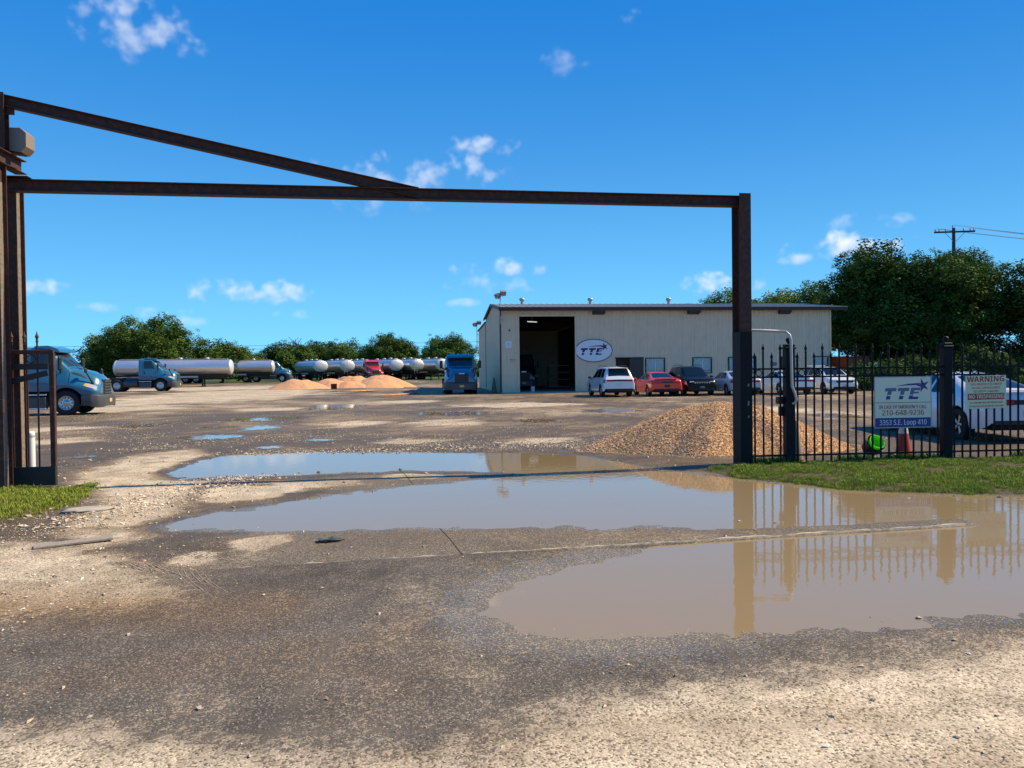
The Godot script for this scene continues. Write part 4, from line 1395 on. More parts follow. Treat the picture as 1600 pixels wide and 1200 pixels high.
func make_truck(label: String, at: Vector3, heading: Vector3, paint: Material, visor := true) -> Node3D:
	var t := thing("tractor_truck", label, "truck", at, atan2(-heading.z, heading.x), "tractor trucks in the yard")
	var s := Shell.new()
	s.keys = [[-1.72, 2.78, 0.98, 1.9, 1.1, 1.13, 1.35, 1.0], [-1.66, 2.84, 1.0, 1.9, 1.13, 1.15, 1.35, 1.0], [-0.72, 2.84, 0.98, 1.9, 1.12, 1.15, 1.35, 1.0], [-0.56, 2.74, 0.95, 1.88, 1.11, 1.15, 1.3, 1.0], [0.08, 1.98, 0.9, 1.74, 1.04, 1.16, 1.28, 1.0], [0.2, 1.94, 0.84, 1.66, 1.0, 1.18, 1.24, 0.9], [0.7, 1.82, 0.64, 1.46, 0.9, 1.18, 1.16, 0.84], [1.0, 1.68, 0.56, 1.34, 0.84, 1.14, 1.06, 0.84], [1.16, 1.52, 0.52, 1.22, 0.76, 1.02, 1.0, 0.84], [1.24, 1.36, 0.5, 1.14, 0.66, 0.86, 0.98, 0.86]]
	s.wheels = [0.0]
	s.hub = 0.51
	s.arch = 0.64
	s.smooth = 0.06
	var cab := sub("cab", t)
	part(s.build(56), "panels", paint, cab)
	part(s.over(-0.52, 0.03, 3.1), "windscreen", M.truck_glass, cab)
	part(s.over(0.1, 0.125, 1.2, 0.004), "hood_seam", M.black_trim, cab)
	for z in [-0.35, 0.3]:
		var wi := B.new()
		wi.tube([s.lifted(0.07, 4.0, 1.0, 0.03) + Vector3(0, 0, z), s.lifted(-0.2, 4.0, 1.0, 0.03) + Vector3(0, -0.01, z + 0.38)], 0.012, 5)
		part(wi, "wiper", M.black_trim, cab)
	slab(Vector3(1.275, 1.47, 0), Vector3(0.03, 0.07, 0.4), 0.01, "badge", M.rim_metal, cab)
	slab(Vector3(-2.4, 1.1, 0), Vector3(1.0, 0.04, 0.8), 0.008, "deck_plate", M.galvanised, t)
	for z in [-0.3, 0.3]:
		var ho := B.new()
		ho.tube([Vector3(-1.76, 1.9, z), Vector3(-2.2, 1.5, z * 1.3), Vector3(-2.7, 1.25, z), Vector3(-3.3, 1.3, z * 0.6)], 0.02, 6)
		part(ho, "air_hose", M.black_trim, t)
	for sd in [-1.0, 1.0]:
		part(s.patch(-1.32, -1.28, -0.42, -0.66, 2.08, 2.8, sd), "window", M.truck_glass, cab)
		part(s.patch(-1.4, -1.4, -1.385, -1.385, 0.3, 2.8, sd, 0.003, 1, 8), "door_seam", M.black_trim, cab)
		part(s.patch(-0.36, -0.36, -0.345, -0.345, 0.3, 2.0, sd, 0.003, 1, 6), "door_seam", M.black_trim, cab)
		part(s.patch(0.16, 0.22, 0.72, 0.5, 2.22, 2.5, sd, 0.008), "air_intake", M.black_trim, cab)
		part(s.patch(0.74, 0.82, 1.12, 1.12, 1.1, 1.62, sd, 0.012), "headlight", M.lens_clear, cab)
		part(s.patch(0.66, 0.72, 0.78, 0.83, 1.15, 1.55, sd, 0.014, 3, 4), "turn_signal", M.lens_amber, cab)
		slab(s.lifted(-1.25, 1.45, sd, 0.014), Vector3(0.1, 0.2, 0.03), 0.012, "door_handle", M.black_trim, cab)
		# mirrors
		var mi := B.new()
		mi.box(Vector3(-0.12, 2.14, sd * 1.4), Vector3(0.12, 0.56, 0.22), 0.04)
		part(mi, "mirror", M.black_trim, cab)
		var ma := B.new()
		ma.tube([Vector3(-0.2, 1.78, sd * 1.08), Vector3(-0.14, 1.86, sd * 1.3), Vector3(-0.12, 1.95, sd * 1.38)], 0.035, 6)
		part(ma, "mirror_arm", M.black_trim, cab)
		var hm := B.new()
		hm.tube([Vector3(0.98, 1.28, sd * 0.92), Vector3(0.86, 1.56, sd * 1.0), Vector3(0.76, 1.76, sd * 1.05)], [0.05, 0.035, 0.03], 6)
		hm.box(Vector3(0.74, 1.84, sd * 1.06), Vector3(0.1, 0.2, 0.16), 0.04)
		part(hm, "hood_mirror", M.black_trim, cab)
		# chassis sides
		slab(Vector3(-1.22, 0.86, sd * 1.08), Vector3(1.0, 0.06, 0.2), 0.012, "step", M.rim_metal, t)
		slab(Vector3(-1.22, 0.54, sd * 1.02), Vector3(0.96, 0.46, 0.32), 0.03, "tool_box", M.bumper_grey, t)
		slab(Vector3(-1.22, 0.3, sd * 1.1), Vector3(0.98, 0.05, 0.22), 0.012, "step", M.rim_metal, t)
		var ft := B.new()
		ft.tube([Vector3(-2.95, 0.66, sd * 0.86), Vector3(-2.9, 0.66, sd * 0.86), Vector3(-1.9, 0.66, sd * 0.86), Vector3(-1.85, 0.66, sd * 0.86)], [0.27, 0.31, 0.31, 0.27], 18)
		part(ft, "fuel_tank", M.bumper_grey, t)
		slab(Vector3(-2.2, 0.95, sd * 0.42), Vector3(5.9, 0.26, 0.09), 0.01, "frame_rail", M.chassis, t)
		wheel(t, Vector3(0, 0.51, sd * 1.0), 0.51, 0.3, "truck", sd)
		for x in [-3.45, -4.77]:
			wheel(t, Vector3(x, 0.51, sd * 0.98), 0.51, 0.34, "truck", sd)
			wheel(t, Vector3(x, 0.51, sd * 0.62), 0.51, 0.3, "truck", sd)
		var fd := B.new()
		var rows := []
		for k in 9:
			var a := PI * (0.1 + 0.8 * k / 8.0)
			rows.append([Vector3(-4.77 + cos(a) * 0.6, 0.51 + sin(a) * 0.6, sd * 0.5), Vector3(-4.77 + cos(a) * 0.6, 0.51 + sin(a) * 0.6, sd * 1.2)])
		fd.grid(rows, sd > 0)
		part(fd, "mudguard", M.chassis, t)
		slab(Vector3(-5.42, 0.6, sd * 0.9), Vector3(0.02, 0.7, 0.55), 0.004, "mud_flap", M.black_trim, t)
	for q in [-3.45, -4.77, 0.0]:
		var axl := B.new()
		axl.tube([Vector3(q, 0.51, -0.9), Vector3(q, 0.51, 0.9)], 0.09, 10)
		part(axl, "axle", M.chassis, t)
	slab(Vector3(-3.9, 1.14, 0), Vector3(1.0, 0.1, 0.9), 0.03, "fifth_wheel", M.chassis, t)
	slab(Vector3(-0.4, 0.8, 0), Vector3(2.2, 0.5, 0.8), 0.05, "engine_bay", M.chassis, t)
	# bumper with its flared corners
	var bu := Shell.new()
	bu.keys = [[0.58, 0.86, 1.1, 0.82, 1.16, 1.17, 0.6, 0.46], [0.95, 0.87, 1.08, 0.82, 1.15, 1.16, 0.6, 0.34], [1.2, 0.86, 0.9, 0.82, 1.02, 1.04, 0.58, 0.3], [1.33, 0.84, 0.6, 0.78, 0.82, 0.86, 0.56, 0.3], [1.38, 0.78, 0.5, 0.72, 0.66, 0.7, 0.54, 0.34]]
	bu.wheels = []
	part(bu.build(16), "bumper", M.bumper_grey, t)
	slab(Vector3(1.385, 0.58, -0.0), Vector3(0.02, 0.15, 0.31), 0.004, "number_plate", M.plate_yellow, t)
	var gr := slab(Vector3(1.19, 1.14, 0), Vector3(0.16, 0.66, 0.98), 0.03, "grille", M.black_trim, t)
	for k in 5:
		slab(Vector3(1.285, 0.9 + k * 0.12, 0), Vector3(0.03, 0.05, 0.9), 0.01, "grille_bar", M.bumper_grey, gr)
	if visor:
		var vi := B.new()
		vi.prism(PackedVector2Array([Vector2(-1.2, 2.8), Vector2(-0.62, 2.74), Vector2(-0.32, 2.6), Vector2(-0.24, 2.62), Vector2(-0.34, 2.76), Vector2(-0.7, 2.89), Vector2(-1.2, 2.87)]), -0.98, 0.98)
		part(vi, "visor", paint, t)
	else:
		var vi := B.new()
		vi.prism(PackedVector2Array([Vector2(-0.7, 2.78), Vector2(-0.4, 2.68), Vector2(-0.42, 2.72), Vector2(-0.7, 2.86)]), -0.9, 0.9)
		part(vi, "visor", paint, t)
	return t

func make_tanker(label: String, at: Vector3, heading: Vector3, head: Material, ladder := false, low := 0) -> Node3D:
	var t := thing("tank_trailer", label, "trailer", at, atan2(-heading.z, heading.x), "polished tank trailers parked in the yard")
	var L := 12.2
	var A := 1.1
	var Bq := 0.84
	var cy := 2.12
	var seg := 32
	var ring := func(x: float, k: float) -> Array:
		var row := []
		for s in seg + 1:
			var a := TAU * s / seg
			row.append(Vector3(x, cy + sin(a) * Bq * k, cos(a) * A * k))
		return row
	var b := B.new()
	var rows := []
	for k in 13:
		rows.append(ring.call(-L * 0.5 + 0.25 + (L - 0.5) * k / 12.0, 1.0))
	b.grid(rows)
	part(b, "barrel", M.tank_metal, t)
	for e in [-1.0, 1.0]:
		var h := B.new()
		var hr := []
		for k in 8:
			var a := PI * 0.5 * k / 7.0
			hr.append(ring.call(e * (L * 0.5 - 0.25 + 0.34 * sin(a)), cos(a) * 1.004 if k > 0 else 1.004))
		h.grid(hr, e < 0)
		part(h, "head", head, t)
		var bd := B.new()
		bd.grid([ring.call(e * (L * 0.5 - 0.3), 1.014), ring.call(e * (L * 0.5 - 0.22), 1.014)])
		part(bd, "band", M.tank_head, t)
	slab(Vector3(0, cy + Bq + 0.05, 0), Vector3(L - 1.0, 0.1, 0.5), 0.02, "catwalk", M.galvanised, t)
	for x in [-2.6, 0.6, 3.4]:
		var mh := B.new()
		mh.lathe([Vector2(0.26, 0), Vector2(0.26, 0.12), Vector2(0.2, 0.18), Vector2(0, 0.2)], 14, Transform3D(Basis(), Vector3(x, cy + Bq + 0.08, 0)))
		part(mh, "manhole", M.galvanised, t)
	for sd in [-1.0, 1.0]:
		slab(Vector3(0, 1.2, sd * 0.5), Vector3(L - 0.4, 0.2, 0.1), 0.01, "frame_rail", M.chassis, t)
		slab(Vector3(3.0, 0.62, sd * 0.62), Vector3(0.14, 1.1, 0.14), 0.01, "landing_leg", M.chassis, t)
		slab(Vector3(3.0, 0.04, sd * 0.62), Vector3(0.3, 0.08, 0.3), 0.01, "leg_foot", M.chassis, t)
		slab(Vector3(0.6, 1.08, sd * 1.0), Vector3(4.0, 0.2, 0.12), 0.02, "hose_tube", M.galvanised, t)
		for x in [-3.7, -5.0]:
			wheel(t, Vector3(x, 0.51, sd * 0.98), 0.51, 0.34, "truck", sd)
			wheel(t, Vector3(x, 0.51, sd * 0.62), 0.51, 0.3, "truck", sd)
		slab(Vector3(-4.35, 1.1, sd * 1.0), Vector3(2.6, 0.06, 0.5), 0.02, "mudguard", M.galvanised, t)
	for x in [-3.7, -5.0]:
		var axl := B.new()
		axl.tube([Vector3(x, 0.51, -0.9), Vector3(x, 0.51, 0.9)], 0.08, 8)
		part(axl, "axle", M.chassis, t)
	slab(Vector3(0.4, 1.0, 0), Vector3(L - 1.8, 0.3, 0.8), 0.02, "subframe", M.chassis, t)
	slab(Vector3(-L * 0.5 - 0.1, 0.75, 0), Vector3(0.12, 0.16, 2.2), 0.02, "rear_bumper", M.galvanised, t)
	for e in ([-1.0, 1.0] if ladder else []):
		for sd in [-0.22, 0.22]:
			slab(Vector3(e * (L * 0.5 + 0.16), cy - 0.1, sd + 0.35), Vector3(0.04, 2.0, 0.04), 0.005, "ladder_rail", M.galvanised, t)
		for k in 6:
			slab(Vector3(e * (L * 0.5 + 0.16), 1.3 + k * 0.3, 0.35), Vector3(0.03, 0.03, 0.4), 0.005, "ladder_rung", M.galvanised, t)
	return t

func make_vehicles() -> void:
	var h1 := Vector3(cos(0.21), 0, -sin(0.21))
	make_truck("nearest blue truck facing across the yard behind the gate end", Vector3(-18.65, gh(-18.3, -31.8), -32.8), h1, M.paint_blue)
	make_truck("blue truck parked before the long silver tanker", Vector3(-30.5, gh(-30.5, -66.0), -67.2), h1, M.paint_blue)
	make_truck("farthest blue truck without trailer beside the sandy mounds", Vector3(-32.0, gh(-32.0, -106.0), -107.2), h1, M.paint_blue, false)
	make_truck("blue truck in building shade facing the road", Vector3(-3.72, 0.0, -55.8), Vector3(0.12, 0, 0.99), M.paint_blue)
	make_tanker("long silver tank trailer behind the second blue truck", Vector3(-37.3, gh(-37.3, -85.0), -85.0), h1, M.tank_head)
	make_tanker("silver tank trailer peeking out behind the longest one", Vector3(-38.2, gh(-38.0, -104.0), -103.0), h1, M.tank_head)
	var ha := Vector3(0.48, 0, 0.88)
	var heads := [[502, "tank trailer with white head, leftmost of the angled row"], [544, "tank trailer with marked white head, second of the angled row"], [586, "tank trailer coupled behind the red truck"], [621, "tank trailer with plain white head beside the red truck"], [653, "tank trailer with mirror-polished head and ladder"], [693, "tank trailer partly hidden by the shaded blue truck"]]
	for k in heads.size():
		var hz := -111.0 + k * 0.4
		var hx: float = (heads[k][0] - 800.0) / 1200.0 * -hz
		var c := Vector3(hx, 0, hz) - ha * 6.1
		c.y = gh(c.x, c.z)
		if k == 2:
			c -= ha * 3.0
		make_tanker(heads[k][1], c, ha, M.tank_metal if k == 4 else M.tank_head, k in [1, 4])
	make_truck("red truck with tank trailer among the angled row", Vector3(-19.6, gh(-19.0, -107.0), -109.0), ha, M.paint_red_truck)
	make_car("parked_car", "white sport utility car seen from behind beside the oval sign", "car", "suv", M.paint_white, Vector3(6.02, 0, -47.4), Vector3(-0.11, 0, -0.99))
	make_car("parked_car", "red sedan parked nose to the building", "car", "sedan", M.paint_red, Vector3(8.85, 0, -47.4), Vector3(-0.09, 0, -0.99))
	make_car("parked_car", "black sport utility car facing the road beside the red sedan", "car", "suv", M.paint_black, Vector3(11.1, 0, -47.8), Vector3(0.05, 0, 1.0))
	make_car("parked_car", "silver sedan half hidden behind the gate post", "car", "sedan", M.paint_silver, Vector3(13.6, 0, -47.6), Vector3(-0.09, 0, -0.99))
	make_car("parked_car", "white sedan parked tail out behind the conduit pipe", "car", "sedan", M.paint_white, Vector3(16.7, 0, -47.4), Vector3(-0.09, 0, -0.99))
	make_car("parked_car", "white crossover car facing the road at the end of the row", "car", "crossover", M.paint_white, Vector3(19.6, 0, -47.6), Vector3(0.02, 0, 1.0))
	make_car("parked_car", "white car close behind the fence signs", "car", "sedan", M.paint_white, Vector3(10.5, 0, -18.1), Vector3(-0.02, 0, -1.0))


# ---------------------------------------------------------------- the metal building
func rib(x: float) -> float:  # trapezoid ribs of the wall sheets, 0.3 m apart
	var f := fposmod(x, 0.3)
	if f < 0.03:
		return f / 0.03 * 0.05
	if f < 0.075:
		return 0.05
	if f < 0.105:
		return (0.105 - f) / 0.03 * 0.05
	if f > 0.17 and f < 0.2:
		return 0.007
	return 0.0

func sheet(b: B, x0: float, x1: float, ya: float, yb0: float, yb1: float, o: Vector3, ux: Vector3, un: Vector3) -> void:  # one ribbed sheet; the top runs from yb0 to yb1
	var xs := [x0]
	var k: float = floor(x0 / 0.3) * 0.3
	while k < x1:
		for q in [0.0, 0.03, 0.075, 0.105, 0.165, 0.17, 0.2, 0.205]:
			if k + q > x0 + 0.002 and k + q < x1 - 0.002:
				xs.append(k + q)
		k += 0.3
	xs.append(x1)
	for i in xs.size() - 1:
		var p: Vector3 = o + ux * xs[i] + un * rib(xs[i] + 1e-5)
		var q: Vector3 = o + ux * xs[i + 1] + un * rib(xs[i + 1] - 1e-5)
		var ta: float = lerp(yb0, yb1, (xs[i] - x0) / (x1 - x0))
		var tb: float = lerp(yb0, yb1, (xs[i + 1] - x0) / (x1 - x0))
		b.quad(p + Vector3(0, ya, 0), q + Vector3(0, ya, 0), q + Vector3(0, tb, 0), p + Vector3(0, ta, 0))

func wall_sheets(t: Node3D, length: float, top: Callable, holes: Array, o: Vector3, ux: Vector3, un: Vector3) -> void:
	var w := 0.9
	var n := int(ceil(length / w))
	for i in n:
		var x0 := i * w
		var x1: float = min(length, x0 + w)
		var cuts := [x0, x1]
		for h in holes:
			for e in [h[0], h[1]]:
				if e > x0 + 0.01 and e < x1 - 0.01:
					cuts.append(e)
		cuts.sort()
		var b := B.new()
		for c in cuts.size() - 1:
			var a: float = cuts[c]
			var z: float = cuts[c + 1]
			var mid := (a + z) * 0.5
			var spans := [[0.02, -1.0]]
			for h in holes:
				if mid > h[0] and mid < h[1]:
					spans = [[h[3], -1.0]]
					if h[2] > 0.1:
						spans.append([0.02, h[2]])
			for s in spans:
				var y0: float = top.call(a) if s[1] < 0 else s[1]
				var y1: float = top.call(z) if s[1] < 0 else s[1]
				if y0 - s[0] > 0.02:
					sheet(b, a + (0.003 if c == 0 else 0.0), z, s[0], y0, y1, o, ux, un)
		if b.v.size():
			part(b, "wall_panel", M.wall_metal, t)

func window_at(t: Node3D, x0: float, x1: float, y0: float, y1: float, halves: int) -> void:
	var w := sub("window", t)
	var f := B.new()
	f.box(Vector3((x0 + x1) * 0.5, y1, 0.03), Vector3(x1 - x0 + 0.06, 0.07, 0.12), 0.01)
	f.box(Vector3((x0 + x1) * 0.5, y0, 0.03), Vector3(x1 - x0 + 0.06, 0.07, 0.14), 0.01)
	for x in [x0, x1]:
		f.box(Vector3(x, (y0 + y1) * 0.5, 0.03), Vector3(0.07, y1 - y0 - 0.07, 0.12), 0.01)
	part(f, "frame", M.black_trim, w)
	var fi := B.new()
	for k in range(1, halves):
		fi.box(Vector3(lerp(x0, x1, float(k) / halves), (y0 + y1) * 0.5, 0.03), Vector3(0.05, y1 - y0 - 0.1, 0.05), 0.006)
	for y in [y0 + 0.055, y1 - 0.055]:
		fi.box(Vector3((x0 + x1) * 0.5, y, 0.03), Vector3(x1 - x0 - 0.08, 0.035, 0.045), 0.004)
	part(fi, "mullion", M.white_plastic, w)
	for k in halves:
		var a: float = lerp(x0, x1, float(k) / halves) + 0.035
		var z: float = lerp(x0, x1, float(k + 1) / halves) - 0.035
		slab(Vector3((a + z) * 0.5, (y0 + y1) * 0.5, 0.015 - 0.012 * k), Vector3(z - a, y1 - y0 - 0.08, 0.006), 0.0, "pane", M.pane, w)
	slab(Vector3((x0 + x1) * 0.5, (y0 + y1) * 0.5, -0.07), Vector3(x1 - x0 - 0.04, y1 - y0 - 0.04, 0.01), 0.0, "blind", M.blind, w)

func make_building() -> void:
	var pane := mat("pane", Color(0.5, 0.62, 0.62), 0.03)
	pane.albedo_color.a = 0.25
	pane.transparency = BaseMaterial3D.TRANSPARENCY_ALPHA
	mat("blind", Color(0.3, 0.34, 0.36), 0.8)
	mat("door_brown", Color(0.055, 0.04, 0.034), 0.6)
	var yaw := deg_to_rad(7.0)
	var t := thing("metal_building", "long beige corrugated metal building with open garage doorway", "building", Vector3(-0.69, 0, -55.5), yaw)
	var LEN := 25.13
	var EAVE := 6.1
	var RIDGE := 6.85
	var DEP := 12.4
	var holes := [[1.21, 5.41, 0.0, 5.55], [8.4, 10.45, 0.0, 2.45], [10.66, 12.1, 1.34, 2.43], [14.28, 15.72, 1.3, 2.43], [17.06, 19.2, 1.3, 2.43], [21.25, 22.5, 1.5, 2.43], [23.82, 24.95, 1.5, 2.43]]
	wall_sheets(t, LEN, func(_x): return EAVE, holes, Vector3.ZERO, Vector3.RIGHT, Vector3.BACK)
	# gable wall towards the yard; u runs from the back to the front
	var gable := func(u: float) -> float:
		var d: float = DEP - u
		return EAVE + (RIDGE - EAVE) * (1.0 - abs(d - DEP * 0.5) / (DEP * 0.5))
	wall_sheets(t, DEP, gable, [], Vector3(0, 0, -DEP), Vector3.BACK, Vector3.LEFT)
	wall_sheets(t, DEP, gable, [], Vector3(LEN, 0, 0), Vector3.FORWARD, Vector3.RIGHT)
	# inner lining, floor, back wall
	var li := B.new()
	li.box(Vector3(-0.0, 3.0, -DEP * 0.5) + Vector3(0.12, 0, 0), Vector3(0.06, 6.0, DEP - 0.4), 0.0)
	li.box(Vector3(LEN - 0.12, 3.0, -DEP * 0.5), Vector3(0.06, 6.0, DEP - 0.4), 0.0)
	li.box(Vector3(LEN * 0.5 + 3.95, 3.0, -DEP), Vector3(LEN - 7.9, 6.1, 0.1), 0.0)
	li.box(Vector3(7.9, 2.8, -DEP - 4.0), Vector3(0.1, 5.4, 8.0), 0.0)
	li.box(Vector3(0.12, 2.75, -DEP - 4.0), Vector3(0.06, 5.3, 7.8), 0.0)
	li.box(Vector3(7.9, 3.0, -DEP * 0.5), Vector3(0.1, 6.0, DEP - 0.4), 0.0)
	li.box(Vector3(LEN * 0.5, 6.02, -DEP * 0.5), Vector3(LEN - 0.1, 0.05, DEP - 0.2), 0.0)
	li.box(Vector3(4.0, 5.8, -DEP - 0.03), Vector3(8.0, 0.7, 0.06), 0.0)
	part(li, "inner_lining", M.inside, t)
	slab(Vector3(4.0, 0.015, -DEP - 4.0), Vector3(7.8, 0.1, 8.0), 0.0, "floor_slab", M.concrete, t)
	slab(Vector3(LEN * 0.5, 0.02, -DEP * 0.5 + 0.3), Vector3(LEN + 0.2, 0.1, DEP + 0.9), 0.01, "floor_slab", M.concrete, t)
	# roof sheets, front and back slope
	var over := 0.5
	var slope := (RIDGE - EAVE) / (DEP * 0.5)
	for side in 2:
		for i in 28:
			var b := B.new()
			var x0 := -0.25 + i * 0.97
			var x1: float = min(x0 + 0.965, LEN + 1.2)
			if x0 > LEN + 1.1:
				break
			var ux := Vector3.RIGHT
			for k in 6:
				var w0: float = lerp(x0, x1, k / 6.0)
				var w1: float = lerp(x0, x1, (k + 1) / 6.0)
				var r0 := 0.03 if k % 3 == 1 else 0.0
				var z0 := over if side == 0 else -DEP - over
				var ye := EAVE + 0.14 - slope * over
				var zr := -DEP * 0.5
				var yr := RIDGE + 0.14
				if r0 > 0.0:
					b.quad(Vector3(w0, ye, z0), Vector3(w0 + 0.03, ye + r0, z0), Vector3(w0 + 0.03, yr + r0, zr), Vector3(w0, yr, zr))
					b.quad(Vector3(w0 + 0.03, ye + r0, z0), Vector3(w1 - 0.03, ye + r0, z0), Vector3(w1 - 0.03, yr + r0, zr), Vector3(w0 + 0.03, yr + r0, zr))
					b.quad(Vector3(w1 - 0.03, ye + r0, z0), Vector3(w1, ye, z0), Vector3(w1, yr, zr), Vector3(w1 - 0.03, yr + r0, zr))
				else:
					b.quad(Vector3(w0, ye, z0), Vector3(w1, ye, z0), Vector3(w1, yr, zr), Vector3(w0, yr, zr))
			part(b, "roof_sheet", M.roof_metal, t)
	var fa := B.new()
	fa.box(Vector3(LEN * 0.5 + 0.45, EAVE - 0.05, over - 0.02), Vector3(LEN + 1.42, 0.24, 0.05), 0.006)
	part(fa, "fascia", M.fascia, t)
	var fg := B.new()
	fg.box(Vector3(LEN * 0.5 + 0.45, EAVE + 0.045, over + 0.04), Vector3(LEN + 1.42, 0.1, 0.09), 0.012)
	part(fg, "gutter", M.fascia, t)
	slab(Vector3(LEN * 0.5 + 0.45, EAVE - 0.02, 0.26), Vector3(LEN + 1.3, 0.04, 0.44), 0.0, "soffit", M.soffit, t)
	# rake trim on the gable
	for k in 2:
		var z0 := over if k == 0 else -DEP - 0.1
		var y0 := EAVE + 0.06 - slope * over if k == 0 else EAVE + 0.06
		var p := Vector3(-0.22, y0, z0)
		var q := Vector3(-0.22, RIDGE + 0.06, -DEP * 0.5)
		var d := (q - p).normalized()
		var rb := B.new()
		rb.box((p + q) * 0.5, Vector3(p.distance_to(q), 0.2, 0.07), 0.006, Basis(d, Vector3.LEFT.cross(d).normalized() * -1.0, Vector3.LEFT))
		part(rb, "rake_trim", M.fascia, t)
	# corner trim and downpipe
	slab(Vector3(-0.02, 3.0, 0.02), Vector3(0.12, 6.0, 0.12), 0.01, "corner_trim", M.wall_metal, t)
	slab(Vector3(LEN + 0.02, 3.0, 0.02), Vector3(0.12, 6.0, 0.12), 0.01, "corner_trim", M.wall_metal, t)
	var dp := B.new()
	dp.tube([Vector3(-0.12, 5.95, 0.4), Vector3(-0.12, 5.75, 0.38), Vector3(-0.12, 5.35, 0.12), Vector3(-0.12, 5.1, 0.12), Vector3(-0.12, 0.35, 0.12), Vector3(-0.12, 0.12, 0.3)], 0.06, 8)
	part(dp, "downpipe", M.fascia, t)
	# lower wing at the back
	var wing := func(u: float) -> float: return lerp(5.55, 5.86, u / 8.0)
	wall_sheets(t, 8.0, wing, [], Vector3(0.0, 0, -DEP - 8.05), Vector3.BACK, Vector3.LEFT)
	var wr := B.new()
	wr.box(Vector3(8.0, 5.78, -DEP - 4.05), Vector3(16.3, 0.1, 8.4), 0.0, Basis(Vector3.RIGHT, -0.039))
	part(wr, "wing_roof", M.fascia, t)
	slab(Vector3(8.0, 2.95, -DEP - 8.0), Vector3(16.0, 5.86, 0.08), 0.0, "wing_back_wall", M.wall_metal, t)
	slab(Vector3(-0.03, 2.85, -DEP - 0.02), Vector3(0.12, 5.7, 0.1), 0.01, "corner_trim", M.fascia, t)
	# door surround
	for x in [1.21, 5.41]:
		slab(Vector3(x, 2.78, 0.02), Vector3(0.1, 5.5, 0.14), 0.008, "door_jamb", M.wall_metal, t)
	slab(Vector3(3.31, 5.6, 0.02), Vector3(4.3, 0.1, 0.14), 0.008, "door_head", M.wall_metal, t)
	# side entrance: dark opening and a brown panel slid half across
	slab(Vector3(9.95, 1.24, 0.05), Vector3(1.05, 2.4, 0.06), 0.01, "sliding_door", M.door_brown, t)
	slab(Vector3(9.4, 2.48, 0.05), Vector3(2.15, 0.07, 0.12), 0.01, "door_track", M.black_trim, t)
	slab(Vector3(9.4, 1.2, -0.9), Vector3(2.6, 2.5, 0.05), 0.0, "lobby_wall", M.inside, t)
	for h in holes.slice(2):
		window_at(t, h[0], h[1], h[2], h[3], 2)
	# eave lights
	for x in [7.1, 14.3, 21.4]:
		var e := B.new()
		e.prism(PackedVector2Array([Vector2(0.12, 5.66), Vector2(0.5, 5.78), Vector2(0.5, 5.93), Vector2(0.12, 5.93)]), -0.45, 0.45, Transform3D(Basis(Vector3.BACK, Vector3.UP, Vector3.LEFT), Vector3(x, 0, 0)))
		part(e, "eave_light", M.black_trim, t)
	for x in [2.35, 7.95, 14.54]:
		var v := sub("roof_vent", t)
		v.position = Vector3(x, RIDGE + 0.1, -DEP * 0.5)
		v.scale = Vector3.ONE * 0.82
		var vb := B.new()
		vb.lathe([Vector2(0.14, 0), Vector2(0.14, 0.32), Vector2(0.17, 0.34)], 12)
		part(vb, "stack", M.galvanised, v)
		var vt := B.new()
		vt.lathe([Vector2(0.17, 0.34), Vector2(0.26, 0.42), Vector2(0.28, 0.52), Vector2(0.22, 0.62), Vector2(0.1, 0.67), Vector2(0, 0.68)], 12)
		part(vt, "turbine", M.galvanised, v)
	# little lamp and notices on the left of the doorway
	slab(Vector3(0.55, 4.55, 0.06), Vector3(0.1, 0.12, 0.1), 0.02, "wall_lamp", M.black_trim, t)
	var xf := Transform3D(Basis(Vector3.UP, yaw), Vector3(-0.69, 0, -55.5))
	var nb := thing("notice_board", "small pale notice plate on the wall beside the garage doorway", "sign", xf * Vector3(0.46, 3.27, 0.036), yaw)
	slab(Vector3(0, 0.26, 0.01), Vector3(0.46, 0.5, 0.02), 0.004, "plate", M.oval_white, nb)
	text("1", 0.2, M.ink_navy, nb, Vector3(0, 0.26, 0.022), 0.0)
	var ns := thing("notice_board", "small wall notice with dark lettering under the pale plate", "sign", xf * Vector3(0.76, 2.2, 0.036), yaw)
	slab(Vector3(0, 0.16, 0.008), Vector3(0.44, 0.3, 0.016), 0.003, "plate", M.wall_metal, ns)
	text("NOTICE", 0.1, M.ink_navy, ns, Vector3(0, 0.23, 0.018), 0.4, 700)
	text("NO SMOKING", 0.06, M.ink_navy, ns, Vector3(0, 0.1, 0.018), 0.34)
	var bn := thing("notice_board", "small blue notice on the wall seen above the fence", "sign", xf * Vector3(20.6, 1.75, 0.036), yaw)
	slab(Vector3(0, 0.15, 0.008), Vector3(0.5, 0.26, 0.016), 0.003, "plate", M.ink_slate, bn)
	# oval company sign
	var ov := thing("oval_sign", "white oval company sign on the wall beside the doorway", "sign", xf * Vector3(6.75, 2.2, 0.036), yaw)
	var ell := func(a: float, b: float) -> PackedVector2Array:
		var p := PackedVector2Array()
		for k in 48:
			p.append(Vector2(cos(TAU * k / 48.0) * a, 0.84 + sin(TAU * k / 48.0) * b))
		return p
	var rim := B.new()
	rim.prism(ell.call(1.4, 0.85), 0.0, 0.03)
	part(rim, "border", M.ink_navy, ov)
	var fc := B.new()
	fc.prism(ell.call(1.345, 0.795), 0.028, 0.036)
	part(fc, "face", M.oval_white, ov)
	logo(ov, Vector3(-1.08, 0.52, 0.036), 0.5, M.ink_navy, M.ink_navy)
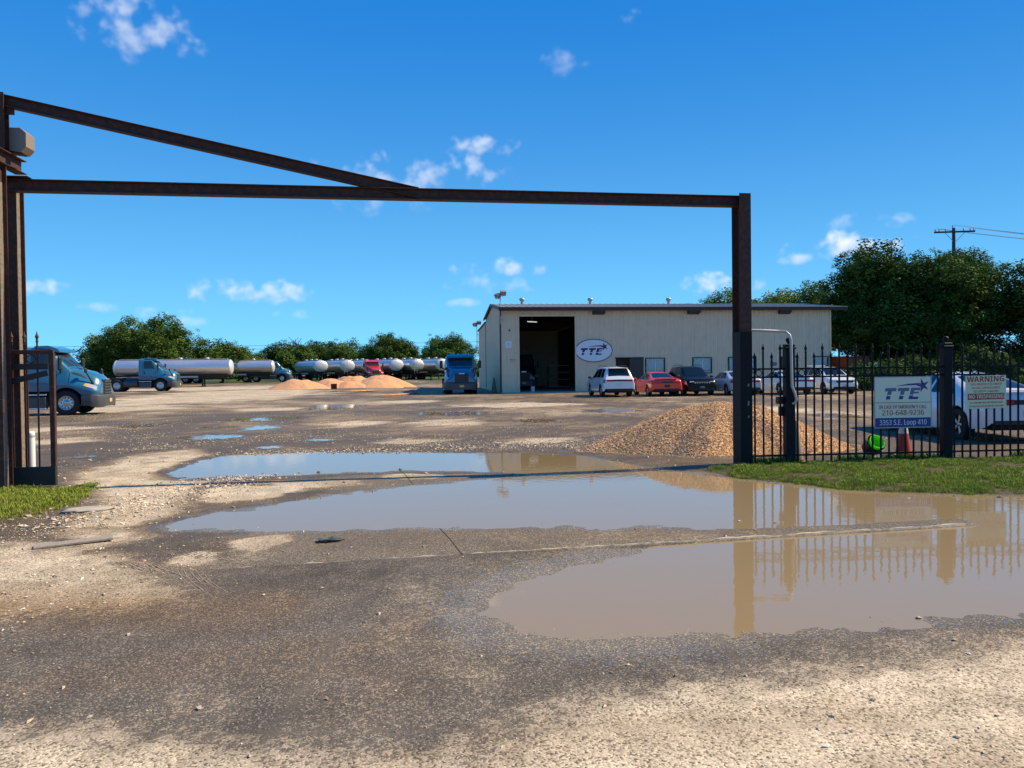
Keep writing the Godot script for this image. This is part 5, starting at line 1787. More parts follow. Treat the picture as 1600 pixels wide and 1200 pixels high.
	# twin floodlights on poles at the two corners
	for q in [[Vector3(-0.12, 0, 0.3), 7.0, "twin floodlight on the pole at the front building corner"], [Vector3(-0.25, 0, -DEP - 7.6), 6.2, "twin floodlight on the pole at the rear building corner"]]:
		var f := thing("twin_floodlight", q[2], "floodlight", xf * (q[0] + Vector3(0, q[1] - 2.0, 0)), yaw)
		var pb := B.new()
		pb.tube([Vector3(0, 0, 0), Vector3(0, 2.0, 0)], 0.035, 8)
		pb.box(Vector3(0.1, 0.3, 0), Vector3(0.25, 0.04, 0.04), 0.0)
		pb.box(Vector3(0.1, 1.0, 0), Vector3(0.25, 0.04, 0.04), 0.0)
		part(pb, "pole", M.galvanised, f)
		for s in [-1.0, 1.0]:
			var h := sub("lamp_head", f)
			h.position = Vector3(s * 0.2, 2.1 + s * 0.1, 0.1)
			h.rotation = Vector3(0.55, s * 0.55 - 0.4, 0.0)
			var hb := B.new()
			hb.prism(PackedVector2Array([Vector2(-0.2, -0.16), Vector2(0.2, -0.16), Vector2(0.2, 0.16), Vector2(-0.2, 0.16)]), -0.12, 0.12)
			hb.box(Vector3(0, 0, -0.16), Vector3(0.26, 0.2, 0.1), 0.03)
			part(hb, "housing", M.flood_case, h)
			slab(Vector3(0, 0, 0.123), Vector3(0.34, 0.26, 0.012), 0.003, "lens", M.flood_glass, h)
			slab(Vector3(0, -0.2, 0), Vector3(0.05, 0.14, 0.05), 0.0, "yoke", M.galvanised, h)
	# inside the garage: a parked truck, shelves, a white bucket and one lit tube
	make_truck("dark truck parked inside the open garage", xf * Vector3(2.3, 0.07, -6.5), Basis(Vector3.UP, yaw) * Vector3(0.0, 0, 1.0), M.paint_garage_shade)
	var sh := thing("shelf_rack", "dark metal shelf rack deep inside the garage", "shelf", xf * Vector3(5.6, 0.07, -8.0), yaw)
	for x in [-0.9, 0.9]:
		for z in [-0.25, 0.25]:
			slab(Vector3(x, 1.0, z), Vector3(0.05, 2.0, 0.05), 0.0, "upright", M.chassis, sh)
	for y in [0.2, 0.8, 1.4, 1.95]:
		slab(Vector3(0, y, 0), Vector3(1.75, 0.04, 0.46), 0.0, "shelf", M.galvanised, sh)
	var wb := thing("pail", "white pail on the garage floor in front of the truck", "bucket", xf * Vector3(2.35, 0.07, -0.9), yaw)
	var pl := B.new()
	pl.lathe([Vector2(0, 0), Vector2(0.14, 0), Vector2(0.16, 0.36), Vector2(0.17, 0.38), Vector2(0, 0.38)], 14)
	part(pl, "shell", M.white_plastic, wb)
	var ph := B.new()
	ph.tube([Vector3(-0.17, 0.36, 0), Vector3(-0.12, 0.28, 0.14), Vector3(0, 0.24, 0.18), Vector3(0.12, 0.28, 0.14), Vector3(0.17, 0.36, 0)], 0.006, 5)
	part(ph, "handle", M.galvanised, wb)
	var tl := thing("tube_light", "lit fluorescent tube under the garage ceiling", "lamp", xf * Vector3(2.9, 5.42, -4.5), yaw + 0.6)
	var glow := mat("tube_glow", g1(0.8), 0.5)
	glow.emission_enabled = true
	glow.emission = Color(0.95, 1.0, 1.0)
	glow.emission_energy_multiplier = 0.8
	var tb := B.new()
	tb.tube([Vector3(-0.5, 0.03, 0), Vector3(0.5, 0.03, 0)], 0.02, 8)
	part(tb, "tube", glow, tl)
	slab(Vector3(0, 0.09, 0), Vector3(1.1, 0.05, 0.14), 0.01, "fitting", M.white_plastic, tl)
	slab(Vector3(0, 0.35, 0), Vector3(0.04, 0.5, 0.04), 0.0, "hanger", M.galvanised, tl)
	var ol := OmniLight3D.new()
	ol.name = "tube_lamp"
	ol.light_energy = 0.006
	ol.light_color = Color(0.9, 0.97, 1.0)
	ol.light_size = 0.3
	ol.omni_range = 20.0
	ol.shadow_enabled = true
	tl.add_child(ol)
	ol.position = Vector3(0, -0.06, 0)
	traffic_cone(xf * Vector3(-0.55, 0.0, -0.6), 1.15, "tall faded green-brown cone at the shaded side wall", M.cone_green, null)
	# rusty orange container past the far end of the building
	var dc := thing("dumpster", "rusty orange steel container beyond the building end", "container", Vector3(26.4, 0, -60.0), 0.2)
	slab(Vector3(0, 1.2, 0), Vector3(1.9, 2.3, 2.2), 0.04, "hull", M.container_orange, dc)
	for x in [-0.8, -0.4, 0.0, 0.4, 0.8]:
		slab(Vector3(x, 1.2, 1.13), Vector3(0.08, 2.2, 0.08), 0.01, "rib", M.container_orange, dc)
	slab(Vector3(0, 2.38, 0), Vector3(2.0, 0.08, 2.34), 0.02, "top_rim", M.container_orange, dc)


# ---------------------------------------------------------------- heaps, trees, poles
func heap_mesh(rx: float, rz: float, h: float, s: float, seg := 44, rings := 22) -> Dictionary:
	var b := B.new()
	var rows := []
	for j in rings + 1:
		var u := float(j) / rings
		var row := []
		for k in seg + 1:
			var a := TAU * (k % seg) / seg
			var edge := 1.0 + 0.22 * nz2.get_noise_2d(cos(a) * 22.0 + s * 17.0, sin(a) * 22.0)
			var x := cos(a) * rx * u * edge
			var z := sin(a) * rz * u * edge
			row.append(Vector3(x, heap_y(x, z, rx * edge, rz * edge, h, s) - (0.06 if j == rings else 0.0), z))
		rows.append(row)
	b.grid(rows)
	return {"b": b, "rows": rows}

func heap_y(x: float, z: float, rx: float, rz: float, h: float, s: float) -> float:
	var d := sqrt((x / rx) * (x / rx) + (z / rz) * (z / rz))
	var y := h * (1.0 - pow(min(d, 1.0), 1.25))
	y -= max(0.0, y - h * 0.76) * 0.6
	return max(y + h * (0.04 if s < 2.0 else 0.09) * nz.get_noise_2d(x * 9.0 + s * 40.0, z * 9.0) * (1.0 - d) * 2.0 - h * 0.05, -0.02)

func stone_mesh(s: int) -> ArrayMesh:
	var b := B.new()
	var top := Vector3(0.08, 0.62, 0.05)
	var bot := Vector3(0.0, -0.5, 0.0)
	var ring := []
	for k in 5:
		var a := TAU * k / 5.0 + s
		var r := 0.75 + 0.35 * sin(s * 3.7 + k * 2.3)
		ring.append(Vector3(cos(a) * r, 0.12 * sin(k * 5.0 + s), sin(a) * r * 0.8))
	for k in 5:
		b.out_face([ring[k], ring[(k + 1) % 5], top], Vector3.ZERO)
		b.out_face([ring[k], ring[(k + 1) % 5], bot], Vector3.ZERO)
	return b.mesh()

func make_heaps() -> void:
	# near gravel pile behind the post
	var c := Vector3(4.3, 0.0, -15.75)
	var gp := thing("gravel_pile", "big pile of orange-brown gravel behind the gate post", "gravel pile", c)
	var rx := 2.75
	var rz := 1.95
	var H := 1.1
	var hm := heap_mesh(rx, rz, H, 1.0, 64, 34)
	part(hm.b, "heap", M.gravel_heap, gp)
	var where := []
	var tint := []
	var pal := [Color(0.62, 0.38, 0.18), Color(0.72, 0.5, 0.28), Color(0.46, 0.25, 0.115), Color(0.76, 0.59, 0.38), Color(0.3, 0.16, 0.08), Color(0.64, 0.4, 0.2), Color(0.54, 0.26, 0.12)]
	var rows: Array = hm.rows
	for k in 42000:
		var u := sqrt(rng.randf()) * 1.04
		var a := rng.randf() * TAU
		var j: int = min(int(u * 34.0), 33)
		var q := int(a / TAU * 64.0) % 64
		var f := u * 34.0 - j
		var g: float = a / TAU * 64.0 - floor(a / TAU * 64.0)
		var p: Vector3 = rows[j][q].lerp(rows[j][q + 1], g).lerp(rows[j + 1][q].lerp(rows[j + 1][q + 1], g), f)
		if u > 1.0:
			p.y = 0.0
		var sz := 0.012 + 0.014 * pow(rng.randf(), 2.0)
		if rng.randf() < 0.03:
			sz *= 1.6
		var bs := Basis.from_euler(Vector3(rng.randf() * TAU, rng.randf() * TAU, rng.randf() * TAU)).scaled(Vector3(1, 0.7, 1) * sz)
		where.append(Transform3D(bs, p + Vector3(0, 0.006, 0)))
		tint.append(pal[rng.randi() % pal.size()] * rng.randf_range(0.85, 1.3))
	tag(copies("gravel_stones", stone_mesh(1), M.stone, where, tint, gp), "", "", "", "stuff")
	# far sandy mounds
	var ms := [[-19.1, -68.6, 3.0, 2.4, 1.1, "nearest sandy orange mound, leftmost of the far mounds"], [-16.9, -71.5, 2.4, 2.2, 1.1, "small sandy orange mound behind the leftmost one"], [-15.9, -76.5, 3.2, 2.6, 1.3, "tall sandy orange mound in the middle of the far mounds"], [-12.6, -72.2, 2.6, 2.2, 0.95, "low sandy orange mound in front of the tankers"], [-12.9, -76.0, 3.6, 2.6, 1.35, "broad sandy orange mound, highest on the right of the far mounds"], [-14.9, -71.0, 2.0, 1.6, 0.8, "low sandy mound between the bigger mounds"]]
	for k in ms.size():
		var q: Array = ms[k]
		var t := thing("sand_mound", q[5], "mound", Vector3(q[0], gh(q[0], q[1]) - 0.02, q[1]), 0.0, "sandy mounds in the yard")
		part(heap_mesh(q[2], q[3], q[4], k + 5.0).b, "heap", M.mound_soil, t)
	var cr := thing("crate", "small maroon crate on the ground before the sandy mounds", "crate", Vector3(-15.3, gh(-15.3, -66.0), -66.0), 0.15)
	slab(Vector3(0, 0.24, 0), Vector3(0.48, 0.44, 0.4), 0.02, "tub", M.crate_maroon, cr)
	slab(Vector3(0, 0.44, 0), Vector3(0.52, 0.06, 0.44), 0.015, "rim", M.crate_maroon, cr)

func leaf_clump(s: int, n: int, size: float) -> ArrayMesh:  # leaves spread through a ball of radius one
	var r := RandomNumberGenerator.new()
	r.seed = s
	var b := B.new()
	for k in n:
		var d := Vector3(r.randfn(), r.randfn() * 0.8, r.randfn()).normalized() * pow(r.randf(), 0.45)
		var ax := Vector3(r.randfn(), r.randfn() * 0.5, r.randfn()).normalized()
		var nn := (Vector3(0, 0.7, 0) + d * 0.8 + Vector3(r.randfn(), r.randfn(), r.randfn()) * 0.45).normalized()
		var x := ax.cross(nn).normalized()
		var y := nn.cross(x)
		var l := size * r.randf_range(0.7, 1.3)
		var w := l * 0.34
		var tip := d + y * l
		var mid := d + y * l * 0.45 + nn * l * 0.08
		b.tri(d, mid + x * w, tip)
		b.tri(d, tip, mid - x * w)
	return b.mesh()

var clumps := []

func make_tree(label: String, at: Vector3, h: float, w: float, depth: float, low: float, cl: float, n: int, col: Color, lobes: int, s: int, called := "tree", group := "", airy := 0.0) -> Node3D:
	var r := RandomNumberGenerator.new()
	r.seed = s
	var t := thing(called, label, "tree" if called != "shrub" else "shrub", at, 0.0, group)
	# crown made of lobes
	var lo := []
	var ch := (h - low) * 0.86
	for k in lobes:
		var f := (k + 0.5) / lobes
		var a := k * 2.4 + r.randf() * 0.8
		var yy := low + ch * (0.16 + 0.7 * fposmod(f * 1.618 + r.randf() * 0.12, 1.0))
		var prof := sin(clamp((yy - low) / ch, 0.04, 0.96) * PI * 0.86 + 0.3)
		var rad := (0.28 + 0.45 * sqrt(r.randf())) * prof
		var size := ch * r.randf_range(0.16, 0.25)
		lo.append([Vector3(cos(a) * rad * w * 0.62, yy, sin(a) * rad * depth * 0.62), size * (0.75 + 0.5 * w / max(h, 0.1) * 0.8)])
	lo.append([Vector3(0, low + ch * 0.55, 0), min(w, ch) * 0.3])
	# trunk and limbs
	var b := B.new()
	var tr := h * 0.022 + 0.06
	b.tube([Vector3(0, -0.1, 0), Vector3(0.05 * w, low * 0.6, 0), Vector3(0, low + ch * 0.3, 0.02 * w), Vector3(0.02 * w, low + ch * 0.75, 0)], [tr * 1.3, tr, tr * 0.7, tr * 0.2], 8)
	for q in lo:
		var p0 := Vector3(0, low * 0.7 + (q[0].y - low) * 0.3, 0)
		b.tube([p0, p0.lerp(q[0], 0.5) + Vector3(0, 0.05 * ch, 0), q[0]], [tr * 0.5, tr * 0.3, tr * 0.1], 5, false)
	part(b, "trunk", M.bark, t)
	var where := []
	var tint := []
	for k in n:
		var q: Array = lo[r.randi() % lo.size()]
		var d := Vector3(r.randfn(), r.randfn(), r.randfn()).normalized()
		if d.y < -0.3:
			d.y *= 0.5
		var rr: float = q[1] * (0.35 + 0.72 * pow(r.randf(), 0.5)) * (1.0 + 0.35 * nz.get_noise_3d(d.x * 20.0 + s, d.y * 20.0, d.z * 20.0) * 2.0)
		var p: Vector3 = q[0] + Vector3(d.x * 1.1, d.y * 0.9, d.z * 1.1) * rr
		var spray := r.randf() < 0.1
		if spray:  # loose sprays that break the outline
			p += (p - Vector3(0, low + ch * 0.45, 0)).normalized() * cl * r.randf_range(0.4, 1.3)
		if p.y < 0.15:
			continue
		if airy > 0.0 and nz.get_noise_3d(p.x * 5.0, p.y * 5.0, p.z * 5.0) < airy - 0.4:
			continue
		var z := cl * (r.randf_range(0.35, 0.6) if spray else r.randf_range(0.55, 1.25))
		where.append(Transform3D(Basis.from_euler(Vector3(r.randf_range(-0.5, 0.5), r.randf() * TAU, r.randf_range(-0.5, 0.5))).scaled(Vector3(z, z * 0.8, z)), p))
		var v := r.randf_range(0.6, 1.45)
		tint.append(Color(col.r * v * r.randf_range(0.85, 1.2), col.g * v, col.b * v * r.randf_range(0.8, 1.1)))
	tag(copies("crown", clumps[s % clumps.size()], M.leaf, where, tint, t), "", "", "", "stuff")
	return t

func make_trees() -> void:
	for k in 4:
		clumps.append(leaf_clump(100 + k, 78, 0.31))
	var dark := Color(0.06, 0.11, 0.024)
	var mid := Color(0.085, 0.145, 0.03)
	var light := Color(0.17, 0.225, 0.06)
	# right of the building
	make_tree("huge dense dark tree beside the building end", Vector3(33.0, 0, -64.0), 13.2, 13.5, 10.0, 1.2, 0.75, 2400, dark, 26, 11)
	make_tree("tall airy tree rising right behind the dark one", Vector3(40.5, 0, -70.0), 13.4, 9.0, 8.0, 2.0, 0.7, 1000, light, 18, 12, "tree", "", 0.35)
	make_tree("dark tree cut by the picture edge over the fence", Vector3(43.5, 0, -60.0), 11.8, 10.0, 8.0, 1.0, 0.75, 1500, dark, 20, 13)
	make_tree("bushy tree peeking over the roof end", Vector3(29.2, 0, -79.0), 11.6, 9.0, 8.0, 2.5, 0.75, 1000, light, 16, 14)
	make_tree("pale green round tree behind the roof", Vector3(27.5, 0, -92.0), 12.0, 11.0, 8.0, 2.5, 0.8, 1000, light, 18, 15)
	make_tree("low treetop showing just above the roof line", Vector3(21.0, 0, -92.0), 9.6, 8.0, 6.0, 2.5, 0.8, 600, light, 14, 16)
	make_tree("treetop above the roof beside the gate post", Vector3(26.0, 0, -108.0), 10.9, 9.0, 6.0, 2.5, 0.8, 600, light, 14, 17)
	for k in 9:
		var x := 25.0 + k * 2.6
		make_tree(["dark shrub at the building end under the trees", "dark shrub second from the building end", "leafy shrub third from the building end", "shrub below the huge dark tree", "shrub behind the company sign under the trees", "shrub between the two fence signs under trees", "shrub behind the warning sign under trees", "shrub near the picture edge under trees", "last shrub beyond the fence end"][k], Vector3(x, 0, -53.0 - (k % 3) * 1.6), 1.9 + (k % 4) * 0.4, 4.2, 3.0, 0.0, 0.55, 260, dark, 9, 40 + k, "shrub", "shrubs under the big trees")
	# left of the yard
	make_tree("big round tree above the silver tankers", Vector3(-46.5, 0.3, -97.0), 9.3, 12.5, 9.0, 0.6, 0.75, 1900, mid, 24, 21)
	make_tree("tree joining the big round tree at its foot", Vector3(-39.5, 0.5, -104.0), 6.4, 8.0, 7.0, 0.4, 0.75, 700, mid, 14, 22)
	var row := [[-44.5, -124, 6.0, 9.0, "bush-like tree behind the long tanker, leftmost of the row"], [-37.5, -128, 7.0, 9.0, "broad tree behind the long tanker end"], [-33.0, -138, 7.6, 8.0, "tree behind the farthest blue truck"], [-38.5, -146, 7.4, 7.0, "slim dark tree behind the tanker row"], [-27.5, -132, 7.2, 9.0, "round tree behind the first angled tanker"], [-22.0, -136, 5.2, 9.0, "low tree behind the second angled tanker"]]
	for k in row.size():
		var q: Array = row[k]
		make_tree(q[4], Vector3(q[0], 0.5, q[1]), q[2], q[3], 7.0, 0.4, 0.8, 620, [mid, mid, dark, dark, mid, mid][k], 14, 60 + k, "tree", "trees beyond the tankers")
	make_tree("dark dome-shaped tree above the red truck", Vector3(-20.0, 0.5, -128.0), 8.0, 10.5, 8.0, 0.3, 0.75, 1300, dark, 20, 71)
	make_tree("tree between red truck and the shaded blue truck", Vector3(-9.6, 0.4, -120.0), 7.4, 8.5, 7.0, 0.5, 0.75, 800, mid, 16, 72)
	make_tree("distant treetop behind the nearest truck", Vector3(-66.0, 0.5, -124.0), 5.8, 11.0, 8.0, 0.3, 0.8, 500, dark, 12, 73)
	make_tree("distant low tree next to the big round tree", Vector3(-57.0, 0.5, -122.0), 5.4, 10.0, 8.0, 0.3, 0.8, 450, mid, 12, 74)
	# a closed wood far behind reads as one mass
	var where := []
	var tint := []
	for k in 3600:
		var x := rng.randf_range(-150.0, 170.0)
		var z := -170.0 - rng.randf() * 14.0
		if x > 10.0:
			z -= 20.0
		var hh := 3.4 + 3.0 * (nz2.get_noise_2d(x * 1.6, 9.0) + 0.35)
		var sz := rng.randf_range(1.1, 1.9)
		where.append(Transform3D(Basis(Vector3.UP, rng.randf() * TAU).scaled(Vector3(sz, sz * 0.8, sz)), Vector3(x, max(0.3, rng.randf() * hh), z)))
		tint.append(mid * rng.randf_range(0.7, 1.2))
	var wd := copies("far_wood", clumps[0], M.leaf, where, tint, self)
	tag(wd, "low dark wood along the horizon", "wood", "", "stuff")
	# bare dead tree
	var dt := thing("dead_tree", "bare dead tree sticking out of the far tree row", "tree", Vector3(-36.6, 0.5, -131.0))
	var b := B.new()
	b.tube([Vector3(0, 0, 0), Vector3(0.2, 4.0, 0), Vector3(0.1, 6.0, 0)], [0.2, 0.14, 0.1], 7)
	part(b, "trunk", M.bark, dt)
	var r := RandomNumberGenerator.new()
	r.seed = 5
	for k in 7:
		var p := Vector3(0.15, 4.6 + k * 0.2, 0)
		var d := Vector3(r.randf_range(-1.2, 1.2), 1.0, r.randf_range(-0.5, 0.5))
		var br := B.new()
		var q1 := p + d * 0.7
		var q2 := q1 + (d + Vector3(r.randf_range(-0.7, 0.7), 0.3, 0)) * 0.7
		br.tube([p, q1, q2], [0.09, 0.06, 0.03], 5)
		br.tube([q1, q1 + Vector3(r.randf_range(-0.9, 0.9), 0.8, 0.1)], [0.05, 0.02], 4)
		part(br, "branch", M.bark, dt)

func utility_pole(label: String, at: Vector3, h: float, arm: float, s := 1.0) -> Array:
	var t := thing("utility_pole", label, "utility pole", at, -0.12)
	var b := B.new()
	b.tube([Vector3(0, -0.2, 0), Vector3(0, h, 0)], [0.19 * s, 0.13 * s], 10)
	part(b, "pole", M.pole_wood, t)
	var ends := []
	slab(Vector3(0, h - 0.35, 0.16 * s), Vector3(arm, 0.14, 0.11), 0.01, "crossarm", M.pole_wood, t)
	for sd in [-1.0, 1.0]:
		var br := B.new()
		br.tube([Vector3(sd * arm * 0.24, h - 0.42, 0.2), Vector3(sd * 0.12, h - 1.15, 0.16)], 0.022, 5)
		part(br, "brace", M.galvanised, t)
	for x in [-0.47, -0.38, -0.22, 0.22, 0.38, 0.47]:
		var ins := B.new()
		var p := Vector3(x * arm, h - 0.28, 0.16)
		ins.lathe([Vector2(0.0, 0.0), Vector2(0.05, 0.0), Vector2(0.03, 0.06), Vector2(0.07, 0.1), Vector2(0.045, 0.16), Vector2(0.06, 0.2), Vector2(0.0, 0.25)], 10, Transform3D(Basis(), p))
		part(ins, "insulator", M.porcelain, t)
		if abs(x) > 0.3:
			ends.append(t.transform * (p + Vector3(0, 0.24, 0)))
	var tp := B.new()
	tp.lathe([Vector2(0, 0), Vector2(0.06, 0), Vector2(0.06, 0.2), Vector2(0.03, 0.28), Vector2(0, 0.3)], 8, Transform3D(Basis(), Vector3(-0.08, h, 0)))
	part(tp, "top_pin", M.porcelain, t)
	ends.append(t.transform * Vector3(-0.08, h + 0.28, 0))
	return ends

func make_poles() -> void:
	var e1 := utility_pole("wooden utility pole with crossarm above the dark trees", Vector3(38.0, 0, -66.0), 13.4, 3.3)
	var e2 := utility_pole("utility pole farther along the power line beyond the trees", Vector3(84.0, 0, -72.0), 12.6, 3.3)
	for k in e1.size():
		var w := B.new()
		var path := []
		for s in 13:
			var u := s / 12.0
			path.append(e1[k].lerp(e2[k], u) + Vector3(0, -1.1 * 4.0 * u * (1.0 - u), 0))
		w.tube(path, 0.014, 5, false)
		var o := part(w, "power_line", M.wire, self)
		tag(o, ["outer power line on the far crossarm end", "inner power line next to the crossarm end", "inner power line near the pole on the right arm", "outer power line on the right crossarm end", "topmost power line from the pole pin"][k], "cable", "power lines to the utility pole")
	var far := thing("utility_pole", "tiny distant utility pole among the far trees", "utility pole", Vector3(-34.5, 0.4, -136.0))
	var b := B.new()
	b.tube([Vector3(0, -0.2, 0), Vector3(0, 7.0, 0)], [0.16, 0.12], 8)
	part(b, "pole", M.pole_wood, far)
	slab(Vector3(0, 6.7, 0), Vector3(1.4, 0.1, 0.1), 0.0, "crossarm", M.pole_wood, far)
	for k in 2:
		var w := B.new()
		var path := []
		for s in 21:
			var u := s / 20.0
			path.append(Vector3(lerp(-110.0, 30.0, u), 6.8 - 0.6 * k + 0.5 * sin(u * PI * 3.0) * 0.3, -136.1))
		w.tube(path, 0.025, 4, false)
		var o := part(w, "power_line", M.wire, self)
		tag(o, ["upper thin wire crossing the far trees", "lower thin wire crossing the far trees"][k], "cable", "wires over the far trees")


# ---------------------------------------------------------------- grass, loose stones, litter on the ground
func tuft_mesh(s: int, n: int) -> ArrayMesh:
	var r := RandomNumberGenerator.new()
	r.seed = s
	var b := B.new()
	for k in n:
		var p := Vector3(r.randf_range(-0.5, 0.5), 0, r.randf_range(-0.5, 0.5)) * 0.1
		var a := r.randf() * TAU
		var lean := Vector3(cos(a), 0, sin(a)) * r.randf_range(0.01, 0.05)
		var h := r.randf_range(0.03, 0.075)
		var w := Vector3(-sin(a), 0, cos(a)) * 0.0035
		var m := p + lean * 0.4 + Vector3(0, h * 0.6, 0)
		var e := p + lean + Vector3(0, h, 0)
		b.tri(p - w, p + w, m + w)
		b.tri(p - w, m + w, m - w)
		b.tri(m - w, m + w, e)
	return b.mesh()

func make_grass() -> void:
	var gm := mat("grass_blade", g1(1.0), 0.6, 0.0, 0.3)
	gm.vertex_color_use_as_albedo = true
	gm.backlight_enabled = true
	gm.backlight = Color(0.4, 0.5, 0.15)
	var boxes := [[2.9, 12.4, -13.4, -8.6], [-9.6, -5.2, -11.5, -7.2]]
	for i in 2:
		var where := []
		var tint := []
		var q: Array = boxes[i]
		for k in (26000 if i == 0 else 9000):
			var x := rng.randf_range(q[0], q[1])
			var z := rng.randf_range(q[2], q[3])
			var g := sd_poly(grass_polys[i], x, z) + nz.get_noise_2d(x * 20.0, z * 20.0) * 0.22
			if g < 0.02:
				continue
			var den := nz2.get_noise_2d(x * 18.0, z * 18.0) + (0.3 if i == 1 else 0.14)
			if rng.randf() > smoothstep(-0.35, 0.3, den) * 0.95 + 0.04:
				continue
			var s: float = rng.randf_range(0.5, 1.0) * (0.8 + 0.5 * max(0.0, den))
			where.append(Transform3D(Basis(Vector3.UP, rng.randf() * TAU).scaled(Vector3(s, s, s)), Vector3(x, gh(x, z) - 0.004, z)))
			var v := rng.randf_range(0.7, 1.25)
			tint.append(Color(0.26, 0.315, 0.04) * v if rng.randf() > 0.12 else Color(0.22, 0.17, 0.06) * v)
		var o := copies("grass", tuft_mesh(7 + i, 16), gm, where, tint, self)
		tag(o, ["short green grass between the fence and the puddle", "short grass at the foot of the sliding gate"][i], "grass", "", "stuff")
	# weeds at the bottom of the fence
	var where := []
	var tint := []
	for k in 900:
		var u := rng.randf()
		var p := Vector3(3.95, 0, -12.72).lerp(Vector3(11.4, 0, -13.4), u) + Vector3(0, 0, rng.randfn() * 0.1 - 0.05)
		if nz.get_noise_2d(p.x * 12.0, 0.0) < -0.05:
			continue
		var s := rng.randf_range(0.8, 2.2)
		where.append(Transform3D(Basis(Vector3.UP, rng.randf() * TAU).scaled(Vector3(s, s, s)), Vector3(p.x, gh(p.x, p.z) - 0.004, p.z)))
		tint.append(Color(0.09, 0.14, 0.025) * rng.randf_range(0.7, 1.3))
	tag(copies("weeds", tuft_mesh(9, 16), gm, where, tint, self), "thin weeds growing along the fence foot", "weeds", "", "stuff")

func make_stones() -> void:
	# loose limestone chips lie thickest along the banks of the puddles and at the left bank
	var where := []
	var tint := []
	var wet_w := []
	var wet_t := []
	var pal := [Color(0.66, 0.56, 0.42), Color(0.58, 0.48, 0.36), Color(0.72, 0.64, 0.52), Color(0.5, 0.4, 0.28), Color(0.34, 0.27, 0.2), Color(0.62, 0.48, 0.32)]
	for k in 150000:
		var x := rng.randf_range(-9.0, 9.5)
		var z := -2.2 - 15.0 * rng.randf()
		if abs(x) > -z * 0.72 + 0.4:
			continue
		var s := fld(field.water, x, z)
		var g := fld(field.grass, x, z)
		if s > 0.45 or g > 0.15 or (s > 0.0 and rng.randf() < s * 2.4):
			continue
		var den: float = 0.02 + 0.08 * max(0.0, nz2.get_noise_2d(x * 10.0, z * 10.0))
		# left bank
		var lx := x + 4.55 + (z + 10.0) * 0.16
		den += 0.85 * exp(-lx * lx * 3.2) * smoothstep(-15.5, -13.0, z) * (1.0 - smoothstep(-8.2, -6.6, z))
		# bank behind the rear puddle
		den += 0.6 * exp(-pow((z + 16.1 + 0.1 * x) * 1.6, 2.0)) * smoothstep(2.4, 1.0, x) * smoothstep(-6.5, -5.0, x)
		# gravel shoulder in the foreground on the left
		den += 0.4 * smoothstep(-2.0, -4.0, x) * smoothstep(-8.0, -6.5, z)
		den += 0.02 * smoothstep(-5.5, -4.0, z)
		# chips standing out of the shallow end of the front puddle
		var shallow := x < 1.3 and z > -7.0 and s > -0.35
		if shallow:
			den = 0.75
		if rng.randf() > den:
			continue
		var big := rng.randf()
		var sz := 0.005 + 0.007 * rng.randf() + (0.02 * pow(big, 8.0))
		if shallow:
			sz = rng.randf_range(0.004, 0.009)
		if z < -8.0:
			sz *= 1.7
		var p := Vector3(x, max(gh(x, z), -0.018) + sz * 0.2, z)
		var tr := Transform3D(Basis.from_euler(Vector3(rng.randf() * 0.6, rng.randf() * TAU, rng.randf() * 0.6)).scaled(Vector3(1, 0.7, 1) * sz), p)
		var c: Color = pal[rng.randi() % pal.size()] * rng.randf_range(0.75, 1.1)
		if wetness(x, z) > 0.6 and (den < 0.5 or shallow):
			wet_w.append(tr)
			wet_t.append(c * 0.8)
		else:
			where.append(tr)
			tint.append(c)
	tag(copies("gravel", stone_mesh(2), M.stone, where, tint, self), "loose pale limestone chips on the dry ground", "gravel", "", "stuff")
	tag(copies("wet_gravel", stone_mesh(3), M.wet_stone, wet_w, wet_t, self), "wet stone chips set in the dark roadside", "gravel", "", "stuff")

func make_yard_stones() -> void:
	var where := []
	var tint := []
	for k in 70000:
		var z := -16.5 - 42.0 * pow(rng.randf(), 1.7)
		var x := rng.randf_range(-0.7, 0.72) * -z
		var den := 0.4 + nz2.get_noise_2d(x * 5.0, z * 3.0) * 1.6
		if rng.randf() > den or (z < -53.0 and x > -2.0):
			continue
		var sz := 0.012 + 0.022 * pow(rng.randf(), 3.0)
		where.append(Transform3D(Basis.from_euler(Vector3(rng.randf() * 0.6, rng.randf() * TAU, rng.randf() * 0.6)).scaled(Vector3(1, 0.7, 1) * sz), Vector3(x, gh(x, z) + sz * 0.2, z)))
		tint.append([Color(0.6, 0.5, 0.37), Color(0.44, 0.34, 0.24), Color(0.3, 0.23, 0.17), Color(0.66, 0.57, 0.45)][rng.randi() % 4] * rng.randf_range(0.7, 1.05))
	tag(copies("yard_gravel", stone_mesh(4), M.stone, where, tint, self), "small stones strewn over the dirt yard", "gravel", "", "stuff")

